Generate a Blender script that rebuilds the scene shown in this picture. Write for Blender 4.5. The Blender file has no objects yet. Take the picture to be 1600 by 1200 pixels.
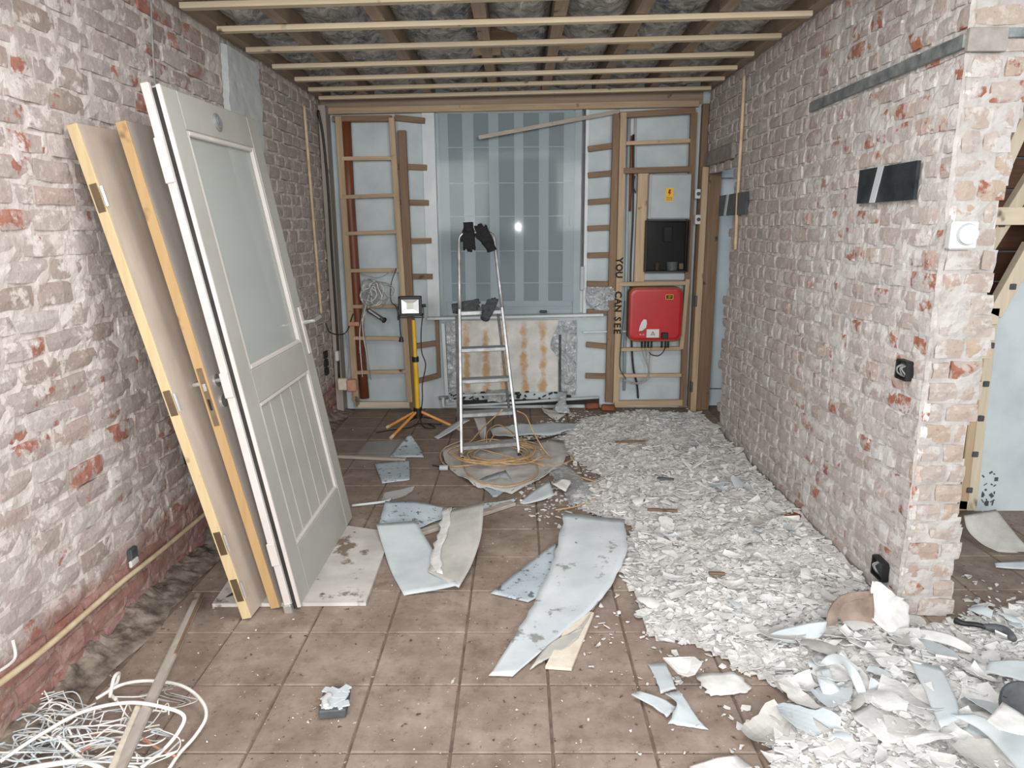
import bpy, math, random
import numpy as np
from mathutils import Vector, Matrix, noise as mnoise

random.seed(7)
rng = np.random.default_rng(7)
SC = bpy.context.scene
COL = SC.collection

# ------------------------------------------------------------------ camera
F = 1085.0          # focal length in pixels of a 1600 px wide frame
CAMH = 1.55
VX, VY, ROLL = 811.0, 357.0, 0.007
_th = math.atan((600 - VY) / F)
_yaw = math.atan((VX - 800) / math.hypot(F, 600 - VY))
_Rz = Matrix.Rotation(_yaw, 3, 'Z')
FWD = _Rz @ Vector((0, math.cos(_th), -math.sin(_th)))
_r0 = _Rz @ Vector((1, 0, 0))
_u0 = _r0.cross(FWD)
RGT = math.cos(ROLL) * _r0 - math.sin(ROLL) * _u0
UP = math.cos(ROLL) * _u0 + math.sin(ROLL) * _r0
CAM = Vector((0, 0, CAMH))
cd = bpy.data.cameras.new('camera')
cd.sensor_width = 36.0
cd.lens = 36.0 * F / 1600.0
cd.clip_start = 0.05
cam = bpy.data.objects.new('camera', cd)
m3 = Matrix((RGT, UP, -FWD)).transposed()
cam.matrix_world = Matrix.Translation(CAM) @ m3.to_4x4()
COL.objects.link(cam)
SC.camera = cam

# ------------------------------------------------------------------ world, lights, exposure
w = bpy.data.worlds.new('world')
SC.world = w
w.use_nodes = True
w.node_tree.nodes['Background'].inputs[0].default_value = (0.90, 0.96, 1.0, 1)
w.node_tree.nodes['Background'].inputs[1].default_value = 0.6


def light(name, kind, loc, energy, color, size=0.1, target=None, sy=None):
    ld = bpy.data.lights.new(name, kind)
    ld.energy = energy
    ld.color = color
    if kind == 'AREA':
        ld.size = size
        if sy:
            ld.shape = 'RECTANGLE'
            ld.size_y = sy
    else:
        ld.shadow_soft_size = size
    o = bpy.data.objects.new(name, ld)
    o.location = loc
    if target:
        o.rotation_euler = (Vector(target) - Vector(loc)).to_track_quat('-Z', 'Y').to_euler()
    COL.objects.link(o)
    return o


light('phone_flash', 'POINT', (0.0, -0.02, 1.57), 58, (1.0, 0.975, 0.95), 0.012)
for _lx in (-1.5, 1.7):
    light('room_fill', 'AREA', (_lx, -3.2, 2.2), 145, (1.0, 0.985, 0.96), 1.8, (_lx * -0.3, 4.5, 1.2), 1.4)  # unseen fill light added behind the camera to lift the dim rear
light('overhead_fill', 'AREA', (0.0, 2.1, 2.50), 25, (1.0, 0.985, 0.965), 1.5, (0.0, 2.13, 0.0), 1.0)  # unseen fill light added overhead to even side walls with the rear
SC.view_settings.view_transform = 'Standard'
SC.view_settings.look = 'None'
SC.view_settings.gamma = 1.0
SC.view_settings.use_curve_mapping = False
SC.view_settings.exposure = 0.35


# ------------------------------------------------------------------ pixel helpers (photograph frame 1600x1200)
def ray(x, y):
    return FWD * F + RGT * (x - 800) - UP * (y - 600)


def fl(x, y, z=0.0):
    d = ray(x, y)
    return CAM + d * ((z - CAMH) / d.z)


def onx(x, y, X):
    d = ray(x, y)
    return CAM + d * (X / d.x)


def ony(x, y, Y):
    d = ray(x, y)
    return CAM + d * (Y / d.y)


def pj(p):
    d = Vector(p) - CAM
    z = d.dot(FWD)
    return 800 + F * d.dot(RGT) / z, 600 - F * d.dot(UP) / z, z


def infr(p, m=0):
    x, y, z = pj(p)
    return z > 0.1 and -m < x < 1600 + m and -m < y < 1200 + m


# ------------------------------------------------------------------ materials
def lin(c):
    r = []
    for v in c[:3]:
        v = v / 255.0
        r.append(v / 12.92 if v <= 0.04045 else ((v + 0.055) / 1.055) ** 2.4)
    return (r[0], r[1], r[2], 1.0)


class NT:
    def __init__(s, name):
        s.m = bpy.data.materials.new(name)
        s.m.use_nodes = True
        s.t = s.m.node_tree
        s.n = s.t.nodes
        s.bsdf = s.n['Principled BSDF']
        s.out = s.n['Material Output']
        g = s.n.new('ShaderNodeNewGeometry')
        s.geo = g
        s.pos = g.outputs['Position']

    def link(s, a, b):
        s.t.links.new(a, b)

    def vec(s, scale, src=None):
        mp = s.n.new('ShaderNodeMapping')
        mp.inputs['Scale'].default_value = scale
        s.link(src or s.pos, mp.inputs['Vector'])
        return mp.outputs[0]

    def noise(s, scale, detail=3.0, rough=0.55, vec=None, dist=0.0):
        n = s.n.new('ShaderNodeTexNoise')
        n.inputs['Scale'].default_value = scale
        n.inputs['Detail'].default_value = detail
        n.inputs['Roughness'].default_value = rough
        n.inputs['Distortion'].default_value = dist
        s.link(vec or s.pos, n.inputs['Vector'])
        return n.outputs['Fac']

    def ramp(s, fac, stops, interp='LINEAR'):
        r = s.n.new('ShaderNodeValToRGB')
        r.color_ramp.interpolation = interp
        el = r.color_ramp.elements
        while len(el) < len(stops):
            el.new(0.5)
        for e, (p, c) in zip(el, stops):
            e.position = p
            e.color = c if len(c) == 4 else lin(c)
        s.link(fac, r.inputs[0])
        return r.outputs[0]

    def step(s, fac, a, b):
        n = s.n.new('ShaderNodeMapRange')
        n.inputs[1].default_value = a
        n.inputs[2].default_value = b
        s.link(fac, n.inputs[0])
        return n.outputs[0]

    def math(s, op, a, b=None):
        n = s.n.new('ShaderNodeMath')
        n.operation = op
        n.use_clamp = False
        for i, v in enumerate((a, b)):
            if v is None:
                continue
            if isinstance(v, (int, float)):
                n.inputs[i].default_value = v
            else:
                s.link(v, n.inputs[i])
        return n.outputs[0]

    def mix(s, fac, a, b):
        n = s.n.new('ShaderNodeMix')
        n.data_type = 'RGBA'
        for sock, v in ((n.inputs[0], fac), (n.inputs[6], a), (n.inputs[7], b)):
            if isinstance(v, (int, float)):
                sock.default_value = v
            elif isinstance(v, tuple):
                sock.default_value = v if len(v) == 4 else lin(v)
            else:
                s.link(v, sock)
        return n.outputs[2]

    def rand(s, k=0.0):
        oi = s.n.new('ShaderNodeObjectInfo')
        a = s.math('MULTIPLY', s.geo.outputs['Random Per Island'], 7.31)
        b = s.math('MULTIPLY_ADD', oi.outputs['Random'], 13.7)
        s.link(a, b.node.inputs[2])
        wn = s.n.new('ShaderNodeTexWhiteNoise')
        wn.noise_dimensions = '1D'
        c = s.math('ADD', b, k)
        s.link(c, wn.inputs['W'])
        return wn.outputs['Value']

    def sep(s, axis):
        n = s.n.new('ShaderNodeSeparateXYZ')
        s.link(s.pos, n.inputs[0])
        return n.outputs['XYZ'.index(axis)]

    def done(s, col, rough=0.7, metal=0.0, bump=None, bs=0.3, bd=0.01):
        b = s.bsdf
        if isinstance(col, tuple):
            b.inputs['Base Color'].default_value = col if len(col) == 4 else lin(col)
        else:
            s.link(col, b.inputs['Base Color'])
        if isinstance(rough, (int, float)):
            b.inputs['Roughness'].default_value = rough
        else:
            s.link(rough, b.inputs['Roughness'])
        b.inputs['Metallic'].default_value = metal
        if bump is not None:
            bn = s.n.new('ShaderNodeBump')
            bn.inputs['Strength'].default_value = bs
            bn.inputs['Distance'].default_value = bd
            s.link(bump, bn.inputs['Height'])
            s.link(bn.outputs[0], b.inputs['Normal'])
        return s.m


def simple(name, a, b=None, scale=8, rough=0.6, metal=0.0, bs=0.15, lo=0.35, hi=0.65, detail=4, bd=0.005, vec=None):
    t = NT(name)
    v = t.vec(vec) if vec else None
    n = t.noise(scale, detail, 0.6, v)
    col = t.ramp(n, [(lo, a), (hi, b or a)])
    return t.done(col, rough, metal, n, bs, bd)


def desat(c, k=0.18):
    g = sum(c) / 3
    return tuple(int(v + (g - v) * k) for v in c)


def wood(name, a, b, axis, rough=0.65):
    a, b = desat(a), desat(b)
    t = NT(name)
    sc = {'x': (1.2, 22, 22), 'y': (22, 1.2, 22), 'z': (22, 22, 1.2)}[axis]
    v = t.vec(sc)
    n = t.noise(2.2, 5, 0.6, v, 0.4)
    c = t.ramp(n, [(0.3, a), (0.7, b)])
    k = t.noise(9, 2)
    c = t.mix(t.step(k, 0.68, 0.76), c, tuple(int(x * 0.5) for x in a))
    r = t.rand()
    c2 = t.mix(t.math('MULTIPLY', r, 0.35), c, tuple(int(x * 0.72) for x in a))
    return t.done(c2, rough, 0, n, 0.2, 0.004)


def brick_mat(name, tones, red, redlo, plaster, plo, axis, near, far, fartone, low=None, cov=(0.0, 0.0)):
    t = NT(name)
    r = t.rand()
    base = t.ramp(r, [(i / (len(tones) - 1), c) for i, c in enumerate(tones)])
    grain = t.noise(38, 4, 0.65)
    base = t.mix(t.math('MULTIPLY', t.step(grain, 0.4, 0.75), 0.28), base, tuple(int(c * 0.7) for c in tones[0]))
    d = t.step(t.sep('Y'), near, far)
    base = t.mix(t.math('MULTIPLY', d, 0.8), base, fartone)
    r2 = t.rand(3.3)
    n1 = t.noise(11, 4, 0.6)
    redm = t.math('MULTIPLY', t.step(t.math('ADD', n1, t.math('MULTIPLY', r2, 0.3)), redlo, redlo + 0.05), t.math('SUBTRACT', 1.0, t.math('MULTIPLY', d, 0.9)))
    redc = t.ramp(t.noise(30, 3), [(0.3, red[0]), (0.7, red[1])])
    col = t.mix(redm, base, redc)
    n2 = t.noise(7.5, 6, 0.68)
    r3 = t.math('MULTIPLY', t.rand(8.1), 0.1)
    pm = t.step(t.math('ADD', n2, r3), plo, plo + 0.05)
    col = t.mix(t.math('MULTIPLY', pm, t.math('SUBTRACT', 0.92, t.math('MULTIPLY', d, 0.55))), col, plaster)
    fine = t.noise(24, 3, 0.7)
    col = t.mix(t.math('MULTIPLY', t.step(fine, 0.56, 0.66), 0.55), col, plaster)
    pit = t.noise(58, 4, 0.7)
    col = t.mix(t.math('MULTIPLY', t.step(pit, 0.60, 0.70), 0.45), col, (104, 90, 82))
    if low:
        z = t.math('ADD', t.sep('Z'), t.math('MULTIPLY', t.noise(3, 3), 0.25))
        lm = t.step(z, low[0] + 0.06, low[0] - 0.02)
        lc = t.ramp(t.noise(9, 5, 0.7), [(0.25, low[1]), (0.5, low[2]), (0.75, low[3])])
        col = t.mix(t.math('MULTIPLY', lm, 0.78), col, lc)
    h = t.math('ADD', t.noise(60, 3), t.math('MULTIPLY', n2, 1.5))
    return t.done(col, 0.88, 0, h, 0.4, 0.005)


MAT = {}
PLST = (218, 211, 207)
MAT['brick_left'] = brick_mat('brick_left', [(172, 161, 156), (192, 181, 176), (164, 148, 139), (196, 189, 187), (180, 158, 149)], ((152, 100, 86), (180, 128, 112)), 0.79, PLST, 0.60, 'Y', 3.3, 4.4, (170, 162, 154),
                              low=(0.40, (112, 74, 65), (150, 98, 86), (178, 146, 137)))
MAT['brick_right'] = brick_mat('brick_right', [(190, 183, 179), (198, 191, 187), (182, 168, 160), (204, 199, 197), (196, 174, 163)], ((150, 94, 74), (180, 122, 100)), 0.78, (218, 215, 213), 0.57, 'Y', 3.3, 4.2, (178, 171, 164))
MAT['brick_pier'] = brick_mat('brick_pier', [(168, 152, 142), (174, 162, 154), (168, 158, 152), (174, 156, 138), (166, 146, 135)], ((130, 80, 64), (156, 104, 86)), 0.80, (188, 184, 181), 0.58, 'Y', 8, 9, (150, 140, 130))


def mortar_mat(name, a, b, far, y0, y1, low=None):
    t = NT(name)
    n = t.noise(9, 6, 0.7)
    c = t.ramp(n, [(0.3, a), (0.65, b)])
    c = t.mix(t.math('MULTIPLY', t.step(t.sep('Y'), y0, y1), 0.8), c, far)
    if low:
        z = t.math('ADD', t.sep('Z'), t.math('MULTIPLY', t.noise(3, 3), 0.25))
        lm = t.step(z, low[0] + 0.06, low[0] - 0.02)
        lc = t.ramp(t.noise(8, 5, 0.7), [(0.3, low[1]), (0.7, low[2])])
        c = t.mix(t.math('MULTIPLY', lm, 0.85), c, lc)
    return t.done(c, 0.92, 0, t.noise(45, 4, 0.7), 0.6, 0.006)


MAT['mortar_left'] = mortar_mat('mortar_left', (188, 178, 172), (216, 209, 205), (206, 198, 192), 3.3, 4.5, (0.40, (134, 100, 90), (172, 142, 133)))
MAT['mortar_right'] = mortar_mat('mortar_right', (184, 178, 174), (220, 217, 215), (208, 202, 197), 3.4, 4.4)
MAT['mortar_pier'] = mortar_mat('mortar_pier', (160, 154, 150), (190, 186, 183), (160, 154, 150), 8, 9)
MAT['plaster_wall'] = simple('plaster_wall', (176, 187, 192), (196, 205, 208), 3.5, 0.85, lo=0.3, hi=0.6, bs=0.25)
MAT['plaster_blue'] = simple('plaster_blue', (196, 202, 203), (212, 216, 214), 11, 0.9, bs=0.4)
MAT['concrete'] = simple('concrete', (136, 131, 126), (160, 155, 150), 14, 0.9, bs=0.4)
MAT['white_paint'] = simple('white_paint', (192, 200, 204), (208, 214, 216), 5, 0.45)
MAT['white_plastic'] = simple('white_plastic', (200, 200, 199), (212, 212, 211), 5, 0.35, bs=0.02)
MAT['chip'] = simple('chip', (198, 196, 194), (224, 223, 221), 14, 0.85, bs=0.3)
MAT['chip_grey'] = simple('chip_grey', (184, 183, 182), (208, 207, 205), 14, 0.85, bs=0.3)
MAT['paper'] = simple('paper', (176, 184, 189), (194, 200, 203), 6, 0.7, lo=0.3, hi=0.6)
MAT['paper_back'] = simple('paper_back', (168, 166, 160), (190, 188, 183), 7, 0.8)
MAT['paper_brown'] = simple('paper_brown', (118, 102, 91), (156, 138, 126), 10, 0.8)
MAT['paper_dust'] = simple('paper_dust', (168, 166, 162), (190, 188, 184), 10, 0.85)


def patch_mat(name, a, b, spot, s1, s2):
    t = NT(name)
    c = t.ramp(t.noise(5, 4), [(0.35, a), (0.65, b)])
    c = t.mix(t.step(t.noise(s1, 5, 0.65), 0.58, 0.63), c, spot)
    c = t.mix(t.step(t.noise(s2, 4, 0.65), 0.66, 0.70), c, tuple(int(x * 0.8) for x in spot))
    return t.done(c, 0.75, 0, t.noise(30, 3), 0.2, 0.003)


MAT['laminate'] = patch_mat('laminate', (176, 172, 166), (204, 200, 195), (122, 108, 96), 4.2, 11)
MAT['paper_spotted'] = patch_mat('paper_spotted', (188, 195, 200), (206, 211, 214), (142, 144, 142), 6.5, 16)
MAT['paper_dotted'] = patch_mat('paper_dotted', (160, 172, 180), (182, 192, 199), (104, 106, 106), 28, 42)


def tile_mat():
    t = NT('tile')
    n = t.noise(5, 7, 0.68)
    c = t.ramp(n, [(0.26, (96, 83, 73)), (0.44, (134, 118, 106)), (0.60, (155, 140, 128)), (0.78, (176, 164, 154))])
    r = t.rand()
    c = t.mix(t.math('MULTIPLY', t.step(t.noise(2.2, 5, 0.7), 0.45, 0.65), 0.45), c, (120, 104, 92))
    c = t.mix(t.math('MULTIPLY', r, 0.3), c, (140, 124, 110))
    sp = t.noise(34, 3, 0.6)
    c = t.mix(t.math('MULTIPLY', t.step(t.noise(17, 6, 0.75), 0.52, 0.64), 0.4), c, (96, 80, 68))
    c = t.mix(t.step(sp, 0.66, 0.70), c, (78, 64, 54))
    c = t.mix(t.math('MULTIPLY', t.step(t.noise(46, 2, 0.6), 0.70, 0.74), 0.6), c, (204, 196, 188))
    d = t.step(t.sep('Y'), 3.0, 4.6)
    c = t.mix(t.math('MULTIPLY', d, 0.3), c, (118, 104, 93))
    return t.done(c, 0.8, 0, n, 0.25, 0.006)


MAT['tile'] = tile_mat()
MAT['grout'] = simple('grout', (92, 78, 68), (128, 112, 98), 12, 0.95)
MAT['dust'] = simple('dust', (150, 142, 136), (186, 180, 176), 10, 0.95)


def rubble_mat():
    t = NT('rubble')
    n = t.noise(16, 6, 0.7)
    c = t.ramp(n, [(0.3, (176, 172, 168)), (0.5, (198, 195, 192)), (0.7, (212, 210, 208))])
    return t.done(c, 0.92, 0, t.noise(40, 5, 0.7), 0.7, 0.012)


MAT['rubble'] = rubble_mat()
for ax in 'xyz':
    MAT['pine_' + ax] = wood('pine_' + ax, (178, 146, 108), (206, 178, 140), ax)
    MAT['pale_' + ax] = wood('pale_' + ax, (210, 190, 158), (228, 212, 184), ax)
    MAT['joist_' + ax] = wood('joist_' + ax, (158, 134, 110), (182, 158, 132), ax)
    MAT['brown_' + ax] = wood('brown_' + ax, (122, 92, 64), (152, 120, 86), ax)
    MAT['batten_' + ax] = wood('batten_' + ax, (214, 192, 152), (232, 214, 178), ax)
    MAT['dark_' + ax] = wood('dark_' + ax, (84, 50, 30), (112, 72, 46), ax)
    MAT['dustywood_' + ax] = wood('dustywood_' + ax, (170, 158, 144), (194, 184, 172), ax)
MAT['door_edge1'] = wood('door_edge1', (212, 184, 130), (226, 200, 150), 'z')
MAT['door_edge2'] = wood('door_edge2', (196, 154, 94), (212, 170, 112), 'z')
MAT['door_face'] = simple('door_face', (184, 168, 154), (197, 183, 171), 4, 0.55, vec=(3, 3, 0.5), bs=0.04)
MAT['door_face2'] = simple('door_face2', (178, 168, 160), (190, 181, 174), 4, 0.55, vec=(3, 3, 0.5), bs=0.04)
MAT['door_grey'] = simple('door_grey', (166, 165, 159), (174, 173, 168), 5, 0.5, bs=0.03)
MAT['door_light'] = simple('door_light', (198, 191, 187), (208, 202, 198), 5, 0.5, bs=0.03)
MAT['black'] = simple('black', (18, 18, 19), (28, 28, 29), 12, 0.5, bs=0.05)
MAT['rubber'] = simple('rubber', (34, 33, 31), (48, 46, 43), 12, 0.8)
MAT['dark_grey'] = simple('dark_grey', (62, 66, 70), (84, 88, 92), 12, 0.6)
MAT['glove_black'] = simple('glove_black', (14, 14, 15), (28, 28, 29), 60, 0.9, bs=0.4)
MAT['glove_grey'] = simple('glove_grey', (48, 50, 53), (72, 74, 77), 50, 0.9, bs=0.4)
MAT['steel_dark'] = simple('steel_dark', (44, 50, 55), (86, 92, 96), 5, 0.35, 0.6, bs=0.05)
MAT['steel_strip'] = simple('steel_strip', (96, 104, 106), (146, 152, 152), 14, 0.6, 0.2, bs=0.2)
MAT['alu'] = simple('alu', (150, 153, 155), (184, 186, 187), 16, 0.45, 0.6, bs=0.05)
MAT['chrome'] = simple('chrome', (200, 200, 198), (218, 218, 216), 10, 0.25, 0.7, bs=0.0)
MAT['brass'] = simple('brass', (122, 104, 82), (146, 128, 104), 10, 0.4, 0.7, bs=0.05)
MAT['red'] = simple('red', (172, 14, 26), (184, 20, 32), 6, 0.4, bs=0.0)
MAT['rust_red'] = simple('rust_red', (112, 62, 36), (140, 82, 50), 9, 0.6, bs=0.1)
MAT['pipe_brown'] = simple('pipe_brown', (106, 58, 38), (122, 70, 48), 4, 0.5, vec=(4, 4, 1), bs=0.05)
MAT['yellow'] = simple('yellow', (206, 162, 26), (222, 178, 44), 10, 0.5, bs=0.05)
MAT['orange'] = simple('orange', (206, 138, 66), (220, 154, 82), 10, 0.5, bs=0.05)
MAT['grey_box'] = simple('grey_box', (160, 168, 172), (172, 180, 184), 5, 0.5, bs=0.02)
MAT['cable_white'] = simple('cable_white', (222, 219, 213), (234, 231, 226), 20, 0.5, bs=0.1)
MAT['cable_black'] = simple('cable_black', (30, 30, 31), (44, 44, 45), 20, 0.5, bs=0.1)
MAT['cable_grey'] = simple('cable_grey', (132, 134, 132), (164, 166, 163), 20, 0.6, bs=0.1)
MAT['cable_tan'] = simple('cable_tan', (176, 140, 98), (202, 170, 128), 20, 0.5, bs=0.1)
MAT['cable_red'] = simple('cable_red', (176, 120, 100), (196, 146, 126), 20, 0.6, bs=0.1)
MAT['conduit'] = simple('conduit', (190, 168, 134), (214, 196, 166), 12, 0.7, bs=0.2)
MAT['terracotta'] = simple('terracotta', (186, 132, 108), (204, 156, 134), 16, 0.85, bs=0.3)
MAT['wool'] = simple('wool', (206, 196, 178), (222, 214, 198), 20, 0.95, bs=0.5)
MAT['print_black'] = simple('print_black', (34, 28, 22), (44, 36, 28), 10, 0.8, bs=0.0)
MAT['print_red'] = simple('print_red', (150, 30, 20), (170, 40, 26), 10, 0.7, bs=0.0)
MAT['print_yellow'] = simple('print_yellow', (226, 178, 50), (236, 190, 64), 10, 0.6, bs=0.0)
MAT['lamp_reflector'] = simple('lamp_reflector', (190, 192, 194), (212, 213, 214), 14, 0.35, 0.6, bs=0.1)
MAT['lamp_chip'] = simple('lamp_chip', (220, 218, 206), (232, 230, 220), 14, 0.5, bs=0.0)
MAT['blue_door'] = simple('blue_door', (192, 206, 214), (206, 218, 225), 4, 0.5, bs=0.03)


def foil(name, a, b, rough, metal=0.75, scale=14, prints=False):
    t = NT(name)
    n = t.noise(scale, 5, 0.6, None, 1.2)
    c = t.ramp(n, [(0.3, a), (0.65, b)])
    if prints:
        bl = t.math('MULTIPLY', t.step(t.noise(3, 2), 0.52, 0.58), t.step(t.noise(26, 3), 0.5, 0.56))
        c = t.mix(t.math('MULTIPLY', bl, 0.6), c, (58, 84, 112))
    return t.done(c, rough, metal, n, 1.0, 0.04)


MAT['foil'] = foil('foil', (118, 120, 120), (214, 213, 209), 0.34, 0.35, 11, True)  # bright and dark of the wrinkles painted into the foil colour
MAT['foil_wall'] = foil('foil_wall', (172, 180, 184), (216, 220, 222), 0.45, 0.45, 16)


def stain_mat():
    t = NT('stained_foil')
    base = t.ramp(t.noise(8, 4), [(0.3, (196, 194, 188)), (0.7, (222, 221, 217))])
    x = t.sep('X')
    bands = t.math('SINE', t.math('MULTIPLY', t.math('ADD', x, 0.325), 38.0))
    n = t.noise(9, 5, 0.65)
    m = t.step(t.math('ADD', t.math('MULTIPLY', bands, 0.22), n), 0.54, 0.76)
    zz = t.step(t.sep('Z'), 0.80, 0.70)
    c = t.mix(t.math('MULTIPLY', t.math('MULTIPLY', m, zz), 0.85), base, (186, 142, 88))
    return t.done(c, 0.75, 0.0, t.noise(20, 4), 0.4, 0.008)


MAT['stain'] = stain_mat()


def glass_mix(name, col, alpha, rough, gl):
    t = NT(name)
    tr = t.n.new('ShaderNodeBsdfTransparent')
    df = t.bsdf
    df.inputs['Base Color'].default_value = lin(col)
    df.inputs['Roughness'].default_value = rough
    df.inputs['Specular IOR Level'].default_value = gl
    mx = t.n.new('ShaderNodeMixShader')
    mx.inputs[0].default_value = alpha
    t.link(tr.outputs[0], mx.inputs[1])
    t.link(df.outputs[0], mx.inputs[2])
    t.link(mx.outputs[0], t.out.inputs[0])
    if name == 'film':
        bn = t.n.new('ShaderNodeBump')
        bn.inputs['Strength'].default_value = 0.02
        bn.inputs['Distance'].default_value = 0.01
        t.link(t.noise(7, 3, 0.5, t.vec((1, 1, 0.35))), bn.inputs['Height'])
        t.link(bn.outputs[0], df.inputs['Normal'])
    return t.m


MAT['film'] = glass_mix('film', (150, 166, 174), 0.42, 0.06, 0.16)
MAT['door_glass'] = glass_mix('door_glass', (196, 201, 197), 0.58, 0.12, 0.5)
MAT['dark_glass'] = glass_mix('dark_glass', (20, 22, 23), 0.3, 0.1, 0.5)
MAT['clear'] = glass_mix('clear', (190, 196, 198), 0.3, 0.25, 0.5)


def blind_mat(name, a, b, axis=(1, 1, 1)):
    t = NT(name)
    n = t.noise(30, 3, 0.6, t.vec((1, 1, 12)))
    return t.done(t.ramp(n, [(0.3, a), (0.7, b)]), 0.85, 0, n, 0.1, 0.002)


MAT['blind_dark'] = blind_mat('blind_dark', (118, 128, 131), (132, 142, 145))
MAT['blind_light'] = blind_mat('blind_light', (186, 196, 202), (198, 207, 212))
MAT['blind_rod'] = blind_mat('blind_rod', (204, 212, 216), (214, 220, 224))

# ------------------------------------------------------------------ object helpers
WLOC = {}


def link(o):
    COL.objects.link(o)
    return o


def tag(o, label=None, cat=None, group=None, kind=None):
    if label:
        o['label'] = label
    if cat:
        o['category'] = cat
    if group:
        o['group'] = group
    if kind:
        o['kind'] = kind
    return o


def thing(name, label, cat, loc=(0, 0, 0), group=None):
    o = bpy.data.objects.new(name, None)
    o.empty_display_size = 0.1
    o.location = loc
    link(o)
    WLOC[o] = Vector(loc)
    return tag(o, label, cat, group)


class MB:
    def __init__(s):
        s.v = []
        s.f = []

    def add(s, vs, fs):
        k = len(s.v)
        s.v += [Vector(v) for v in vs]
        s.f += [tuple(i + k for i in f) for f in fs]
        return s

    def box(s, c, size, R=None):
        hx, hy, hz = size[0] / 2, size[1] / 2, size[2] / 2
        vs = []
        for x in (-hx, hx):
            for y in (-hy, hy):
                for z in (-hz, hz):
                    p = Vector((x, y, z))
                    vs.append((R @ p if R else p) + Vector(c))
        return s.add(vs, [(0, 1, 3, 2), (4, 6, 7, 5), (0, 4, 5, 1), (2, 3, 7, 6), (0, 2, 6, 4), (1, 5, 7, 3)])

    def cbox(s, c, size, ch=0.003, R=None):
        """box with chamfered edges"""
        h = [size[0] / 2, size[1] / 2, size[2] / 2]
        ch = min(ch, min(h) * 0.8)
        idx = {}
        vs = []
        for sx in (-1, 1):
            for sy in (-1, 1):
                for sz in (-1, 1):
                    for a in range(3):
                        p = [sx * (h[0] - ch), sy * (h[1] - ch), sz * (h[2] - ch)]
                        p[a] = (sx, sy, sz)[a] * h[a]
                        idx[(sx, sy, sz, a)] = len(vs)
                        p = Vector(p)
                        vs.append((R @ p if R else p) + Vector(c))
        fs = []
        for a in range(3):
            b, d = (a + 1) % 3, (a + 2) % 3
            for sg in (-1, 1):
                q = []
                for sb, sd in ((-1, -1), (1, -1), (1, 1), (-1, 1)):
                    k = [0, 0, 0]
                    k[a], k[b], k[d] = sg, sb, sd
                    q.append(idx[(k[0], k[1], k[2], a)])
                fs.append(tuple(q if sg > 0 else q[::-1]))
        for a in range(3):      # edges along axis a
            b, d = (a + 1) % 3, (a + 2) % 3
            for sb in (-1, 1):
                for sd in (-1, 1):
                    q = []
                    for (sg, ax) in ((-1, b), (1, b), (1, d), (-1, d)):
                        k = [0, 0, 0]
                        k[a], k[b], k[d] = sg, sb, sd
                        q.append(idx[(k[0], k[1], k[2], ax)])
                    fs.append(tuple(q if sb * sd < 0 else q[::-1]))
        for sx in (-1, 1):
            for sy in (-1, 1):
                for sz in (-1, 1):
                    q = tuple(idx[(sx, sy, sz, a)] for a in range(3))
                    fs.append(q if sx * sy * sz > 0 else q[::-1])
        return s.add(vs, fs)

    def bar(s, p, q, wd, th, side=(0, 1, 0), ch=0.002):
        """board from p to q; th = size along `side`, wd = across"""
        p, q = Vector(p), Vector(q)
        d = (q - p)
        L = d.length
        d.normalize()
        sd = Vector(side)
        sd = (sd - d * sd.dot(d)).normalized()
        wv = d.cross(sd)
        R = Matrix((d, sd, wv)).transposed()
        return s.cbox((p + q) / 2, (L, th, wd), ch, R)

    def tube(s, pts, r, n=6, cap=True):
        pts = [Vector(p) for p in pts]
        rs = r if isinstance(r, (list, tuple)) else [r] * len(pts)
        vs, fs = [], []
        prev = None
        for i, p in enumerate(pts):
            d = (pts[min(i + 1, len(pts) - 1)] - pts[max(i - 1, 0)])
            if d.length < 1e-9:
                d = Vector((0, 0, 1))
            d.normalize()
            if prev is None:
                a = Vector((0, 0, 1)) if abs(d.z) < 0.9 else Vector((1, 0, 0))
                u = d.cross(a).normalized()
            else:
                u = prev - d * prev.dot(d)
                if u.length < 1e-6:
                    u = d.orthogonal()
                u.normalize()
            prev = u
            v = d.cross(u)
            for k in range(n):
                t = 2 * math.pi * k / n
                vs.append(p + (u * math.cos(t) + v * math.sin(t)) * rs[i])
        for i in range(len(pts) - 1):
            for k in range(n):
                a, b = i * n + k, i * n + (k + 1) % n
                fs.append((a, b, b + n, a + n))
        if cap:
            fs.append(tuple(range(n))[::-1])
            fs.append(tuple((len(pts) - 1) * n + k for k in range(n)))
        return s.add(vs, fs)

    def cyl(s, p, q, r, n=16, r2=None):
        return s.tube([p, q], [r, r2 if r2 is not None else r], n)

    def prism(s, poly, off):
        """poly: list of 3D points, off: extrude vector"""
        n = len(poly)
        off = Vector(off)
        vs = [Vector(p) for p in poly] + [Vector(p) + off for p in poly]
        fs = [tuple(range(n))[::-1], tuple(range(n, 2 * n))]
        for i in range(n):
            j = (i + 1) % n
            fs.append((i, j, j + n, i + n))
        return s.add(vs, fs)

    def xf(s, M):
        s.v = [M @ v for v in s.v]
        return s

    def build(s, name, m, parent=None, origin=None, smooth=False, kind=None, label=None):
        me = bpy.data.meshes.new(name)
        if parent is not None:
            off = WLOC[parent]
        elif origin is not None:
            off = Vector(origin)
        else:
            c = sum(s.v, Vector()) / len(s.v)
            off = Vector((c.x, c.y, min(v.z for v in s.v)))
        me.from_pydata([tuple(v - off) for v in s.v], [], s.f)
        me.materials.append(MAT[m] if isinstance(m, str) else m)
        if smooth:
            me.polygons.foreach_set('use_smooth', [True] * len(me.polygons))
        me.validate()
        me.update()
        o = bpy.data.objects.new(name, me)
        link(o)
        if parent is not None:
            o.parent = parent
        else:
            o.location = off
        WLOC[o] = off.copy()
        if kind:
            o['kind'] = kind
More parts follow.
